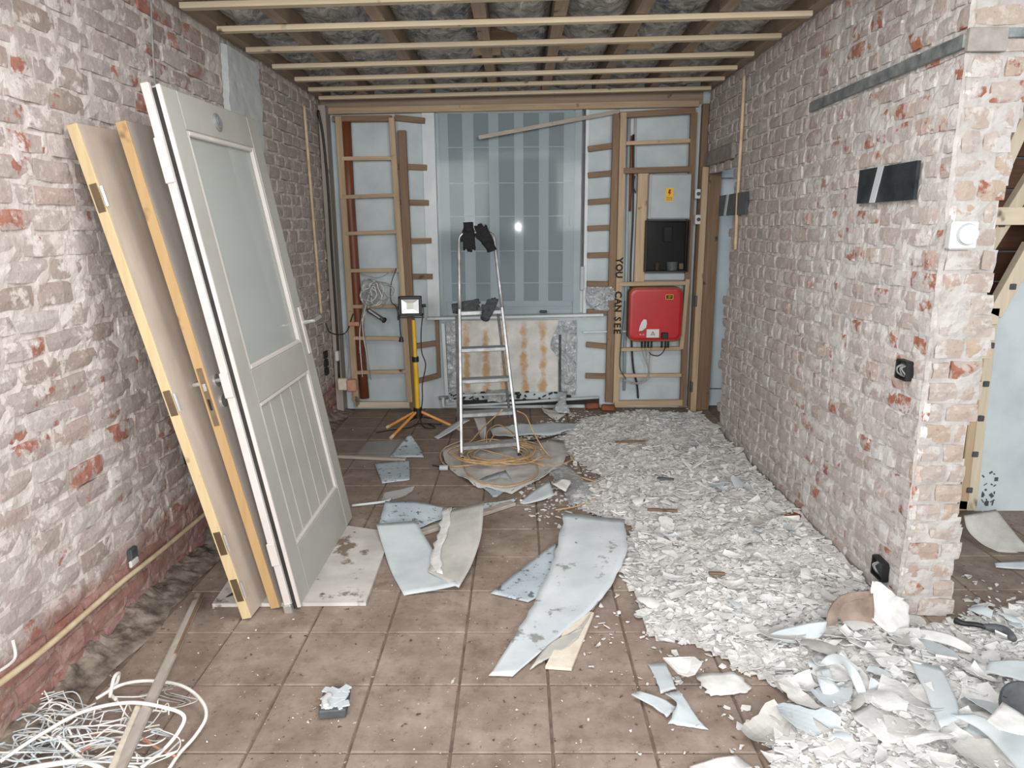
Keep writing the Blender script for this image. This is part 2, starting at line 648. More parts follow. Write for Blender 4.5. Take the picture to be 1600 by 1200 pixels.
        if label:
            o['label'] = label
        return o


def spline(pts, n=8):
    """Catmull-Rom through points"""
    P = [Vector(p) for p in pts]
    if len(P) < 3:
        return P
    P = [2 * P[0] - P[1]] + P + [2 * P[-1] - P[-2]]
    out = []
    for i in range(1, len(P) - 2):
        a, b, c, d = P[i - 1], P[i], P[i + 1], P[i + 2]
        for k in range(n):
            t = k / n
            out.append(0.5 * ((2 * b) + (c - a) * t + (2 * a - 5 * b + 4 * c - d) * t * t + (3 * b - a - 3 * c + d) * t ** 3))
    out.append(P[-2])
    return out


def cable(name, m, pts, r, label, cat='cable', group=None, n=8, seg=6):
    mb = MB().tube(spline(pts, n), r, seg)
    return tag(mb.build(name, m, smooth=True), label, cat, group)


def np_obj(name, V, Fq, m, parent=None, smooth=False, kind=None):
    me = bpy.data.meshes.new(name)
    off = WLOC[parent] if parent is not None else Vector((0, 0, 0))
    V = np.asarray(V, float) - np.array(off)
    me.from_pydata(V.tolist(), [], Fq.tolist() if hasattr(Fq, 'tolist') else Fq)
    me.materials.append(MAT[m])
    if smooth:
        me.polygons.foreach_set('use_smooth', [True] * len(me.polygons))
    me.update()
    o = bpy.data.objects.new(name, me)
    link(o)
    if parent is not None:
        o.parent = parent
    WLOC[o] = off.copy()
    if kind:
        o['kind'] = kind
    return o


def frac(x, y, z, sc, oc=4):
    return mnoise.fractal(Vector((x * sc, y * sc, z * sc)), 0.9, 2.1, oc)


# ================================================================== SETTING
XL, XR, YB = -1.58, 1.53, 5.95
YP = 2.56      # plane of the pier's end face


def zc(x):
    return 2.53 + (x + 1.58) * 0.017


# ---- floor with tiles
fb = MB().box((1.2, 3.6, -0.06), (6.4, 6.2, 0.106))
floor = fb.build('floor', 'grout', origin=(0, 0, 0), kind='structure')
TX, TY = 0.31, 0.321


def tile_mesh(i):
    mb = MB()
    hx, hy, c, d = TX / 2 - 0.003, TY / 2 - 0.003, 0.003, 0.007
    z0 = random.uniform(-0.0008, 0.0008)
    vs = [(-hx, -hy, -d), (hx, -hy, -d), (hx, hy, -d), (-hx, hy, -d), (-hx + c, -hy + c, z0), (hx - c, -hy + c, z0), (hx - c, hy - c, z0), (-hx + c, hy - c, z0)]
    me = bpy.data.meshes.new('tile')
    me.from_pydata(vs, [], [(4, 5, 6, 7), (0, 1, 5, 4), (1, 2, 6, 5), (2, 3, 7, 6), (3, 0, 4, 7)])
    me.materials.append(MAT['tile'])
    return me


tms = [tile_mesh(i) for i in range(4)]
for i in range(-5, 10):
    for j in range(-3, 13):
        x = 0.098 + TX * (i + 0.5)
        y = 2.13 + TY * (j + 0.5)
        if not (-1.6 < x < 3.2 and 0.95 < y < 6.1):
            continue
        if x > 1.6 and y > 4.2:
            continue
        o = bpy.data.objects.new('tile', random.choice(tms))
        o.location = (x, y, random.uniform(-0.001, 0.0003))
        o.parent = floor
        link(o)


# ---- brick walls
class Basis:
    def __init__(s, o, u, v, w):
        s.o, s.u, s.v, s.w = Vector(o), Vector(u), Vector(v), Vector(w)

    def p(s, a, b, c):
        return s.o + s.u * a + s.v * b + s.w * c


def brick_verts(bw, bh, depth, seed):
    r = random.Random(seed)
    nx = 4 if bw > 0.13 else 3
    ny = 3
    V, Fc = [], []
    for j in range(ny):
        for i in range(nx):
            u = (i / (nx - 1) - 0.5) * bw + r.uniform(-0.005, 0.005)
            v = (j / (ny - 1) - 0.5) * bh + r.uniform(-0.0035, 0.0035)
            edge = i in (0, nx - 1) or j in (0, ny - 1)
            wv = r.uniform(-0.0025, 0.0025) - (0.004 if edge else 0)
            if i in (0, nx - 1) and j in (0, ny - 1):
                wv -= r.uniform(0.0, 0.006)
                u *= 0.96
                v *= 0.95
            V.append((u, v, wv))
    for j in range(ny - 1):
        for i in range(nx - 1):
            a = j * nx + i
            Fc.append((a, a + 1, a + nx + 1, a + nx))
    ring = [i for i in range(nx)] + [j * nx + nx - 1 for j in range(1, ny)] + [(ny - 1) * nx + i for i in range(nx - 2, -1, -1)] + [j * nx for j in range(ny - 2, 0, -1)]
    k = len(V)
    for q in ring:
        V.append((V[q][0], V[q][1], -depth))
    n = len(ring)
    for t in range(n):
        Fc.append((ring[t], k + t, k + (t + 1) % n, ring[(t + 1) % n]))
    return V, Fc


def brick_wall(wall, B, spots, m, depth=0.03, limit=290):
    """spots: (u, v, bw, bh) ; nearest in-frame bricks become parts, the rest one stuff part"""
    lib = {}
    items = []
    for (u, v, bw, bh) in spots:
        p = B.p(u, v, 0)
        d = (p - CAM).length
        items.append(((0 if infr(p, 20) else 100) + d, u, v, bw, bh))
    items.sort()
    sV, sF = [], []
    for n, (d, u, v, bw, bh) in enumerate(items):
        key = (round(bw / 0.02) * 0.02, round(bh / 0.01) * 0.01, random.randrange(8))
        if key not in lib:
            lib[key] = list(brick_verts(key[0], key[1], depth, hash(key) % 10007 if False else int(key[0] * 1e4) * 31 + int(key[1] * 1e4) * 7 + key[2])) + [None]
        V, Fc, me = lib[key]
        wv = random.uniform(-0.003, 0.004)
        if n < limit:
            if me is None:
                me = bpy.data.meshes.new('brick')
                me.from_pydata([tuple(B.u * a + B.v * b + B.w * c) for a, b, c in V], [], Fc)
                me.materials.append(MAT[m])
                lib[key][2] = me
            o = bpy.data.objects.new('brick', me)
            o.location = B.p(u, v, wv)
            o.parent = wall
            link(o)
        else:
            k = len(sV)
            sV += [tuple(B.p(u + a, v + b, wv + c)) for a, b, c in V]
            sF += [tuple(i + k for i in f) for f in Fc]
    if sV:
        np_obj('brick_courses', sV, sF, m, wall, kind='stuff')


def mortar_wall(name, B, u0, u1, v0, v1, inside, m, back, thick, res=0.018, bias=-0.009, amp=0.010):
    """bumpy mortar sheet in front of a plain wall body"""
    nu, nv = int((u1 - u0) / res) + 1, int((v1 - v0) / res) + 1
    V, idx = [], {}
    for j in range(nv + 1):
        for i in range(nu + 1):
            u, v = u0 + (u1 - u0) * i / nu, v0 + (v1 - v0) * j / nv
            p = B.p(u, v, 0)
            nb_ = (0.002 * max(0.0, min(1.0, (2.5 - p.y) / 0.8)) if p.x < 0 else 0.0) - 0.0045 * max(0.0, min(1.0, (p.y - 3.2) / 0.8))
            h = bias + nb_ + amp * (0.9 * frac(p.x, p.y, p.z, 9, 3) + 0.7 * mnoise.noise(p * 32) + 0.5 * frac(p.x + 5, p.y, p.z, 2.5, 2))
            idx[(i, j)] = len(V)
            V.append(tuple(B.p(u, v, min(h, 0.006))))
    Fc = []
    for j in range(nv):
        for i in range(nu):
            uc, vc = u0 + (u1 - u0) * (i + .5) / nu, v0 + (v1 - v0) * (j + .5) / nv
            if inside(uc, vc):
                Fc.append((idx[(i, j)], idx[(i + 1, j)], idx[(i + 1, j + 1)], idx[(i, j + 1)]))
    k = len(V)
    for (a0, a1, b0, b1) in back:
        c0 = B.p(a0, b0, -0.022)
        c1 = B.p(a1, b1, -thick)
        mb = MB().box((c0 + c1) / 2, (abs(c1.x - c0.x), abs(c1.y - c0.y), abs(c1.z - c0.z)))
        k = len(V)
        V += [tuple(q) for q in mb.v]
        Fc += [tuple(i + k for i in f) for f in mb.f]
    return np_obj(name, V, Fc, m, kind='structure')


CH = 0.0815    # course height


def courses(u0, u1, z1, stretch, inside, jit=0.006):
    out = []
    nc = int(z1 / CH) + 1
    for c in range(nc):
        v = c * CH + CH / 2
        head = stretch(c)
        u = u0 - (random.uniform(0.02, 0.09) if c % 2 else random.uniform(0.10, 0.16)) + 0.02
        while u < u1:
            if head == 'm':
                L = random.choice((0.205, 0.205, 0.105))
            else:
                L = 0.105 if head == 'h' else 0.205
            L += random.uniform(-0.008, 0.008)
            a, b = max(u, u0), min(u + L, u1)
            bw, uc = b - a - 0.014, (a + b) / 2
            if bw > 0.035 and inside(uc, v):
                out.append((uc, v + random.uniform(-0.002, 0.002), bw, CH - 0.016 + random.uniform(-0.004, 0.004)))
            u += L
    return out


# left wall
BL = Basis((XL, 0, 0), (0, 1, 0), (0, 0, 1), (1, 0, 0))
Y0L = 1.15


def in_left(u, v):
    return True


wl = mortar_wall('wall_left', BL, Y0L, 5.98, 0.0, 2.66, in_left, 'mortar_left', [(Y0L, 6.0, 0.0, 2.86)], 0.15)


def left_brick(u, v):
    return v < zc(XL) + 0.02 and not (3.9 + 0.02 * math.sin(v * 9) < u < 4.5 + 0.05 * math.sin(v * 7) and v > 1.1)


# basis must be right handed for outward faces: u x v = w  (y x z = x)
brick_wall(wl, BL, courses(Y0L, 5.96, 2.56, lambda c: 's' if c % 5 else 'm', left_brick), 'brick_left')

# right wall: faces -x ; u = -y so that u x v = w
BR = Basis((XR, 0, 0), (0, -1, 0), (0, 0, 1), (-1, 0, 0))
DOORY, DOORZ = 5.16, 2.02


def in_right(u, v):
    return not (-u > DOORY - 0.015 * math.sin(v * 17) and v < DOORZ)


wr = mortar_wall('wall_right', BR, -5.96, -YP, 0.0, 2.70, in_right, 'mortar_right',
                 [(-DOORY, -YP - 0.02, 0.0, 2.92), (-5.98, -DOORY, DOORZ, 2.92)], 0.19)
brick_wall(wr, BR, courses(-5.94, -YP, 2.60, lambda c: 'h' if c % 2 else 'm', lambda u, v: in_right(u, v + 0.05)), 'brick_right')

# pier end face and the wall over the side opening: faces -y ; u = x, v = z, w = -y
BP = Basis((0, YP, 0), (1, 0, 0), (0, 0, 1), (0, -1, 0))
XP1 = 1.735


def edge_x(v):
    return XP1 + 0.018 * math.sin(v * 7.0) + 0.012 * math.sin(v * 23.0)


def in_pier(u, v):
    return u < edge_x(v) - 0.006 or v > 2.17


wp = mortar_wall('wall_pier', BP, XR - 0.004, 3.3, 0.0, 2.70, in_pier, 'mortar_pier', [(XR + 0.03, 1.715, 0.0, 2.92), (1.715, 3.3, 2.17, 2.92)], 0.19, bias=-0.007, res=0.015)
sp = []
for c in range(int(2.60 / CH) + 1):
    v = c * CH + CH / 2
    if v < 2.17:
        ex = edge_x(v) + random.uniform(-0.008, 0.012)
        mid = XR + 0.105 + (0.03 if c % 2 else -0.012) + random.uniform(-0.008, 0.008)
        cuts = [XR + 0.014, mid, ex]
    else:
        cuts = [XR + 0.014]
        while cuts[-1] < 3.25:
            cuts.append(cuts[-1] + random.choice((0.205, 0.105)))
    for a, b in zip(cuts, cuts[1:]):
        sp.append(((a + b) / 2, v, b - a - 0.011, CH - 0.014 + random.uniform(-0.004, 0.003)))
brick_wall(wp, BP, sp, 'brick_pier', depth=0.10)

# back wall around the window
WX0, WX1 = ony(683, 300, YB).x, ony(914, 300, YB).x
WZ0, WZ1 = ony(800, 493, YB).z, ony(800, 172, YB).z


def slab_y(name, x0, x1, z0, z1, y0, y1, m, parent=None, **k):
    mb = MB().box(((x0 + x1) / 2, (y0 + y1) / 2, (z0 + z1) / 2), (x1 - x0, abs(y1 - y0), z1 - z0))
    return mb.build(name, m, parent, origin=(0, 0, 0) if parent is None else None, **k)


mb = MB()
for (x0, x1, z0, z1) in ((-1.75, WX0, 0, 2.75), (WX1, XR + 0.02, 0, 2.75), (WX0, WX1, 0, WZ0), (WX0, WX1, WZ1, 2.75)):
    mb.box(((x0 + x1) / 2, YB + 0.1, (z0 + z1) / 2), (x1 - x0, 0.2, z1 - z0))
wb = mb.build('wall_back', 'plaster_wall', origin=(0, 0, 0), kind='structure')

# ---- ceiling: deck above, joists, foil pillows, battens
cm = MB()
cm.add([(-1.75, 1.1, 2.80), (1.75, 1.1, 2.86), (1.75, 6.15, 2.86), (-1.75, 6.15, 2.80), (-1.75, 1.1, 2.84), (1.75, 1.1, 2.90), (1.75, 6.15, 2.90), (-1.75, 6.15, 2.84)],
       [(0, 3, 2, 1), (4, 5, 6, 7), (0, 1, 5, 4), (1, 2, 6, 5), (2, 3, 7, 6), (3, 0, 4, 7)])
ceil = cm.build('ceiling', 'brown_y', origin=(0, 0, 0), kind='structure')
JX = [-1.545, -1.19, -0.70, -0.19, 0.21, 0.62, 1.04, 1.49]
for x in JX:
    z = zc(x) + 0.028
    MB().bar((x, 1.15, z + 0.085), (x + 0.01, 6.05, z + 0.085), 0.065 if abs(x) < 1.4 else 0.07, 0.17, (0, 0, 1)).build('joist', 'joist_y', ceil)
BY = [1.5, 1.88, 2.27, 2.66, 3.04, 3.43, 3.82, 4.235, 4.645, 5.02, 5.37, 5.71]
for i, y in enumerate(BY):
    dx0, dx1 = random.uniform(-0.02, 0.03), random.uniform(-0.03, 0.01)
    dy = random.uniform(-0.006, 0.006)
    MB().bar((-1.53 + dx0, y + dy, zc(-1.53) + 0.012), (1.49 + dx1, y - dy + 0.015, zc(1.49) + 0.012), 0.046, 0.026, (0, 0, 1)).build('batten', 'batten_x', ceil)
MB().bar(ony(503, 174, 5.91), ony(1092, 162, 5.91), 0.05, 0.04, (0, 1, 0)).build('batten', 'pine_x', ceil)
MB().bar(ony(500, 164, 5.945), ony(1098, 150, 5.945), 0.12, 0.03, (0, 1, 0)).build('edge_board', 'joist_x', ceil)
for a, b in zip(JX, JX[1:]):
    x0, x1 = a + 0.035, b - 0.03
    for (y0, y1) in ((1.2, 2.1), (2.1, 2.9), (2.9, 3.65), (3.65, 4.3), (4.3, 5.1), (5.1, 6.0)):
        nx, ny = 16, 26
        V, Fc = [], []
        ph = random.uniform(0, 50)
        for j in range(ny + 1):
            for i in range(nx + 1):
                s, t = i / nx, j / ny
                x, y = x0 + (x1 - x0) * s, y0 + (y1 - y0) * t
                sag = math.sin(math.pi * s) ** 0.6 * (0.35 + 0.65 * math.sin(math.pi * t) ** 0.5)
                z = zc(x) + 0.135 - 0.105 * sag + 0.035 * abs(frac(x + ph, y, 0, 7, 4)) * sag + 0.016 * mnoise.noise(Vector((x * 26 + ph, y * 11, 0)))
                V.append((x, y, max(z, zc(x) + 0.027)))
        for j in range(ny):
            for i in range(nx):
                q = j * (nx + 1) + i
                Fc.append((q, q + nx + 1, q + nx + 2, q + 1))
        np_obj('foil_pillow', V, Fc, 'foil', ceil, smooth=True)
# noggings between joists
for (x0, x1, y, m) in ((-0.19, 0.0, 4.33, 'brown_x'), (0.21, 0.40, 4.48, 'pine_x'), (0.62, 0.8, 4.5, 'pine_x'), (-0.30, -0.10, 4.55, 'pine_x')):
    z = zc(x0) + 0.03
    MB().bar((x0 + 0.03, y, z + 0.045), (x1, y, z + 0.045), 0.045, 0.09, (0, 0, 1)).build('nogging', m, ceil)

# ---- window
win = MB()
FY0, FY1 = YB + 0.005, YB + 0.07


def ring_y(mb, x0, x1, z0, z1, t, y0, y1, ch=0.004):
    for (a, b, c, d) in ((x0, x0 + t, z0, z1), (x1 - t, x1, z0, z1), (x0 + t, x1 - t, z0, z0 + t), (x0 + t, x1 - t, z1 - t, z1)):
        mb.cbox(((a + b) / 2, (y0 + y1) / 2, (c + d) / 2), (b - a, y1 - y0, d - c), ch)
    return mb


ring_y(win, WX0 - 0.02, WX1 + 0.02, WZ0 - 0.02, WZ1 + 0.02, 0.075, YB + 0.03, YB + 0.12)
win1 = win.build('window_1', 'white_paint', origin=(0, 0, 0), kind='structure')
ring_y(MB(), WX0 + 0.05, WX1 - 0.05, WZ0 + 0.05, WZ1 - 0.05, 0.075, YB + 0.02, YB + 0.085).build('sash', 'white_paint', win1)
slab_y('pane', WX0 + 0.12, WX1 - 0.12, WZ0 + 0.12, WZ1 - 0.12, YB + 0.07, YB + 0.076, 'clear', win1)
hp = ony(891, 331, YB + 0.02)
hm = MB().cbox(hp, (0.028, 0.012, 0.06), 0.004)
hm.cyl(hp + Vector((0, 0, 0.005)), hp + Vector((0, -0.04, 0.005)), 0.008, 10)
hm.cbox(hp + Vector((0, -0.042, -0.05)), (0.018, 0.014, 0.12), 0.004)
hm.build('window_handle', 'white_plastic', win1)
# roller shutter outside (dark slats)
rs = thing('roller_shutter', 'dark grey closed roller shutter outside the window behind the sheer blind', 'shutter', (0, YB + 0.16, WZ0))
nz = int((WZ1 - WZ0) / 0.045)
for k in range(nz + 1):
    z = WZ0 + 0.045 * k
    MB().cbox(((WX0 + WX1) / 2, YB + 0.16, z + 0.021), (WX1 - WX0 - 0.03, 0.012, 0.042), 0.005).build('slat', 'blind_dark', rs)
# striped roman blind inside
rb = thing('roman_blind', 'sheer striped roman blind with thin cross rods hanging in the window', 'blind', (0, YB + 0.0, WZ0))
edges = [695, 705, 728, 744, 766, 783, 806, 822, 843, 860, 880, 893]
LB, RBx = ony(703, 330, YB).x, ony(895, 330, YB).x
ztop, zbot = WZ1 - 0.01, ony(800, 471, YB).z
xs = [ony(e, 330, YB).x for e in (690, 703, 725, 742, 765, 780, 804, 818, 842, 857, 880, 898)]
for k in range(len(xs) - 1):
    lightst = (k % 2 == 0)
    x0, x1 = xs[k], xs[k + 1]
    mbb = MB().box(((x0 + x1) / 2, YB - 0.004 - (0.0015 if lightst else 0), (ztop + zbot) / 2), (x1 - x0, 0.0012, ztop - zbot))
    mbb.build('light_stripe' if lightst else 'dark_stripe', 'blind_light' if lightst else 'blind_dark', rb)
for py in (230, 286, 338, 392, 442):
    z = ony(800, py, YB).z
    MB().cyl((LB, YB - 0.008, z), (RBx, YB - 0.008, z), 0.004, 8).build('rod', 'blind_rod', rb)
MB().cbox(((LB + RBx) / 2, YB - 0.006, zbot - 0.02), (RBx - LB, 0.008, 0.05), 0.002).build('hem_bar', 'blind_light', rb)
MB().cbox(((LB + RBx) / 2, YB - 0.008, ztop - 0.0), (RBx - LB, 0.016, 0.03), 0.002).build('head_rail', 'blind_light', rb)
# trims of the window reveal
for nme, xa, xb in (('trim_1', 664, 683), ('trim_2', 897, 907), ('trim_3', 913, 918)):
    a, b = ony(xa, 330, YB).x, ony(xb, 330, YB).x
    slab_y(nme, a, b, WZ0 - 0.02, WZ1 + 0.03, YB - 0.02, YB + 0.004, 'white_paint', kind='structure')
# shutter strap and winder
sx = ony(911, 310, YB).x
st = thing('shutter_strap', 'grey roller shutter strap right of the window with winder case at its end', 'strap', (sx, YB - 0.03, 1.0))
za, zb = ony(911, 172, YB).z, ony(911, 440, YB).z
MB().box((sx, YB - 0.022, (za + zb) / 2), (0.018, 0.002, za - zb)).build('strap', 'dark_grey', st)
MB().cbox((sx, YB - 0.024, zb + 0.03), (0.034, 0.03, 0.20), 0.004).build('winder_case', 'grey_box', st)
# plastic film over the window
V, Fc = [], []
fx0, fx1 = ony(684, 330, YB - 0.04).x, ony(908, 330, YB - 0.04).x
fz0, fz1 = ony(800, 495, YB - 0.04).z, ony(800, 168, YB - 0.04).z
for j in range(31):
    for i in range(31):
        x, z = fx0 + (fx1 - fx0) * i / 30, fz0 + (fz1 - fz0) * j / 30
        V.append((x, YB - 0.034 + 0.0004 * frac(x, 0, z, 3, 2), z))
Fc = [(j * 31 + i, j * 31 + i + 1, j * 31 + i + 32, j * 31 + i + 31) for j in range(30) for i in range(30)]
tag(np_obj('plastic_film', V, Fc, 'film', smooth=True), 'clear plastic sheet stretched over the whole window and its blind', 'sheet')
# sill
sl = MB().bar(ony(668, 497, YB - 0.05), ony(942, 491, YB - 0.05), 0.022, 0.12, (0, 1, 0), 0.004)
tag(sl.build('window_sill', 'white_paint', origin=None), 'thin pale window sill shelf above the stained radiator niche', 'sill')
s0 = ony(788, 487, YB - 0.07)
tag(MB().cbox(ony(849, 487, YB - 0.07), (0.06, 0.02, 0.022), 0.003).build('catch_block', 'black'), 'small black block lying on the window sill', 'block')

# ---- radiator niche under the window
YN = YB - 0.012
nz0, nz1 = ony(800, 612, YN).z, ony(800, 500, YN).z
tag(slab_y('niche_board', ony(722, 560, YN).x, ony(872, 560, YN).x, nz0, nz1, YN - 0.012, YN + 0.01, 'stain'), 'pale backing board with four brown rusty stains under the window', 'board')


def crumpled(name, poly, y, m, label, cat, amp=0.012, th=0.002):
    """crumpled foil on the back wall: poly as left / right pixel polylines"""
    Lp, Rp = poly
    n, k = 16, 10
    V = []
    Ls = spline([ony(px, py, y) for px, py in Lp], 8)
    Rs = spline([ony(px, py, y) for px, py in Rp], 8)
    for j in range(n + 1):
        a = Ls[int(j / n * (len(Ls) - 1))]
        b = Rs[int(j / n * (len(Rs) - 1))]
        for i in range(k + 1):
            p = a.lerp(b, i / k)
            d = abs(frac(p.x + 3, p.z, y, 9, 3)) * amp + 0.002
            V.append((p.x, p.y - d, p.z))
    Fc = [(j * (k + 1) + i, j * (k + 1) + i + 1, (j + 1) * (k + 1) + i + 1, (j + 1) * (k + 1) + i) for j in range(n) for i in range(k)]
    o = np_obj(name, V, Fc, m)
    return tag(o, label, cat)


crumpled('foil_strip', ([(697, 502), (699, 560), (702, 628)], [(719, 502), (720, 560), (719, 628)]), YN - 0.02, 'foil_wall', 'crinkled silver foil strip left of the stained board under the window', 'foil')
crumpled('foil_strip', ([(874, 502), (860, 540), (872, 560), (874, 612)], [(900, 500), (901, 540), (900, 580), (899, 618)]), YN - 0.02, 'foil_wall', 'torn silver foil flap right of the stained board under the window', 'foil', 0.03)
crumpled('foil_sheet', ([(917, 448), (917, 470), (930, 484)], [(962, 448), (960, 470), (956, 486)]), YN - 0.06, 'foil_wall', 'silver foil scrap stuffed between the stub rails right of the window', 'foil', 0.04)
tag(MB().bar(ony(875, 523, YN - 0.04), ony(875, 612, YN - 0.04), 0.018, 0.018, (0, 1, 0)).build('metal_profile', 'steel_dark'), 'dark upright metal profile beside the torn foil flap', 'profile')
tag(MB().bar(ony(692, 505, YN - 0.02), ony(699, 628, YN - 0.02), 0.03, 0.02, (0, 1, 0)).build('white_lath', 'white_paint'), 'white upright lath left of the foil strip under the window', 'lath')
# heating pipe
pp = thing('heating_pipe', 'white heating pipe running along the wall base under the window', 'pipe', fl(800, 640))
MB().tube([ony(693, 636, YB - 0.10), ony(760, 632, YB - 0.10), ony(935, 621, YB - 0.10)], 0.012, 10).build('pipe_run', 'white_paint', pp, smooth=True)
MB().tube(spline([ony(693, 636, YB - 0.10), ony(692, 628, YB - 0.10), ony(693, 621, YB - 0.08)], 5), 0.014, 10).build('elbow', 'white_paint', pp, smooth=True)
MB().cyl(ony(686, 622, YB - 0.08), ony(700, 621, YB - 0.08), 0.016, 10).build('valve', 'steel_strip', pp)
tag(MB().bar(ony(1000, 517, YB - 0.06), ony(911, 519, YB - 0.06), 0.014, 0.014).build('small_pipe', 'white_paint'), 'short thin white pipe end between the stub rails right of the niche', 'pipe')
tag(MB().bar(ony(716, 630, YB - 0.02), ony(936, 627, YB - 0.02), 0.05, 0.02, (0, 1, 0)).build('soot_gap_strip', 'rubber'), 'dark strip for soot and painted gap shade along the wall base behind the white heating pipe', 'strip')  # soot, and the darkness of a gap painted in as a strip
# dark soot strip of rubble at the base
sk = MB()
for i in range(60):
    p = ony(random.uniform(700, 890), random.uniform(612, 632), YB - 0.03)
    sk.cbox(p, (random.uniform(.01, .04), .02, random.uniform(.008, .02)), .003, Matrix.Rotation(random.uniform(-1, 1), 3, 'Y'))
tag(sk.build('mortar_crumbs', 'rubber'), 'dark mortar crumbs along the base of the niche behind the white pipe', 'crumbs', kind='stuff')

# ================================================================== STUD FRAMES
YS = 5.86


def pbar(parent, name, a, b, wd, m, y=YS, th=0.04):
    return MB().bar(ony(a[0], a[1], y), ony(b[0], b[1], y), wd, th, (0, 1, 0)).build(name, m, parent)


fA = thing('stud_frame', 'timber stud frame with cross rails left of the window', 'frame', fl(590, 640))
pbar(fA, 'post', (529, 182), (557, 628), 0.05, 'pine_z')
pbar(fA, 'post', (612, 184), (641, 628), 0.045, 'pine_z', YS - 0.005)
pbar(fA, 'post', (628, 204), (648, 640), 0.065, 'brown_z', YS + 0.035, 0.04)
pbar(fA, 'top_plate', (520, 186), (612, 185), 0.045, 'brown_x', YS + 0.02)
for (a, b, m) in (((534, 248), (613, 247), 'pine_x'), ((536, 308), (617, 305), 'pine_x'), ((541, 365), (622, 362), 'pine_x'), ((547, 423), (625, 422), 'pine_x'), ((549, 479), (628, 478), 'pine_x'), ((552, 528), (632, 529), 'pine_x'), ((556, 582), (636, 580), 'pine_x'), ((555, 632), (640, 632), 'pale_x')):
    pbar(fA, 'rail', a, b, 0.03 if a[1] < 600 else 0.05, m, YS - 0.01, 0.025)
for (a, b) in (((617, 184), (664, 189)), ((620, 260), (667, 262)), ((624, 316), (670, 317)), ((630, 377), (674, 376)), ((634, 432), (676, 432)), ((642, 542), (682, 536)), ((650, 596), (684, 587))):
    pbar(fA, 'stub_rail', a, b, 0.045, 'brown_x', YS + 0.06, 0.035)
pbar(fA, 'stub_post', (683, 500), (686, 590), 0.03, 'brown_z', YS + 0.05, 0.03)

fB = thing('stud_frame', 'timber stud frame right of the window around the red inverter', 'frame', fl(1010, 640))
pbar(fB, 'post', (964, 178), (951, 628), 0.065, 'brown_z', YS + 0.03)
tp = pbar(fB, 'post', (974, 176), (962, 628), 0.05, 'pine_z', YS - 0.005)
pbar(fB, 'post', (1084, 176), (1066, 636), 0.05, 'brown_z', YS)
pbar(fB, 'post', (1074, 436), (1064, 545), 0.035, 'pine_z', YS - 0.012)
pbar(fB, 'post', (1005, 268), (998, 440), 0.085, 'pine_z', YS + 0.02)
pbar(fB, 'top_plate', (968, 180), (1086, 173), 0.045, 'brown_x', YS)
for (a, b, wd, m) in (((978, 224), (1078, 220), 0.03, 'pine_x'), ((974, 267), (1080, 264), 0.045, 'brown_x'), ((966, 444), (1076, 442), 0.035, 'pine_x'), ((966, 546), (1064, 544), 0.03, 'pine_x'), ((964, 587), (1064, 586), 0.03, 'pine_x'), ((960, 631), (1066, 629), 0.055, 'pine_x')):
    pbar(fB, 'rail', a, b, wd, m, YS - 0.014, 0.026)
for (a, b) in (((919, 233), (962, 227)), ((919, 274), (962, 270)), ((919, 316), (961, 313)), ((918, 357), (960, 355)), ((918, 399), (958, 398)), ((917, 443), (960, 444)), ((917, 487), (958, 488)), ((916, 538), (956, 542)), ((915, 587), (954, 588))):
    pbar(fB, 'stub_rail', a, b, 0.045, 'brown_x', YS + 0.05, 0.035)


def text_mesh(body, size, ex, parent, name, m, origin, xdir, ydir, label=None, bold=0.0):
    cu = bpy.data.curves.new(name, 'FONT')
    cu.body = body
    cu.size = size
    cu.extrude = ex
    cu.offset = bold
    cu.align_x = 'CENTER'
    cu.align_y = 'CENTER'
    cu.resolution_u = 2
    tmp = bpy.data.objects.new('tmp_text', cu)
    link(tmp)
    bpy.context.view_layer.update()
    me = bpy.data.meshes.new_from_object(tmp.evaluated_get(bpy.context.evaluated_depsgraph_get()))
    bpy.data.objects.remove(tmp)
    xd, yd = Vector(xdir).normalized(), Vector(ydir)
    yd = (yd - xd * yd.dot(xd)).normalized()
    zd = xd.cross(yd)
    R = Matrix((xd, yd, zd)).transposed().to_4x4()
    off = WLOC[parent] if parent else Vector((0, 0, 0))
    me.transform(Matrix.Translation(Vector(origin) - off) @ R)
    me.materials.clear()
    me.materials.append(MAT[m])
    me.name = name
    o = bpy.data.objects.new(name, me)
    link(o)
    if parent:
        o.parent = parent
        WLOC[o] = off.copy()
    if label:
        o['label'] = label
    return o


ta, tb = ony(967.5, 405, YS - 0.028), ony(964, 517, YS - 0.028)
for ch_, py_ in zip('YOUCANSEE', (407, 418, 429, 459.5, 470.5, 481.5, 498, 508, 518)):
    t_ = (py_ - 405) / 112
    text_mesh(ch_, 0.078, 0.0008, fB, 'printed_letter', 'print_black', ta.lerp(tb, t_), tb - ta, (1, 0, 0), bold=0.003)

# brick-red lumps at the base right
for k, (px, py, a) in enumerate(((925, 634, 0.1), (950, 637, -0.15))):
    mbb = MB().cbox(fl(px, py, 0.03), (0.12, 0.07, 0.05), 0.012, Matrix.Rotation(a, 3, 'Z'))
    tag(mbb.build('broken_brick', 'rust_red'), ('broken red brick left of the right stud frame base', 'second broken red brick touching the right stud frame base')[k], 'brick')

# brown downpipe left
dp = MB().tube([ony(540, 184, YB - 0.05), ony(546, 300, YB - 0.05), ony(558, 480, YB - 0.05), ony(570, 622, YB - 0.05)], 0.04, 14)
tag(dp.build('drain_pipe', 'pipe_brown', smooth=True), 'brown plastic drain pipe standing in the left back corner', 'pipe')
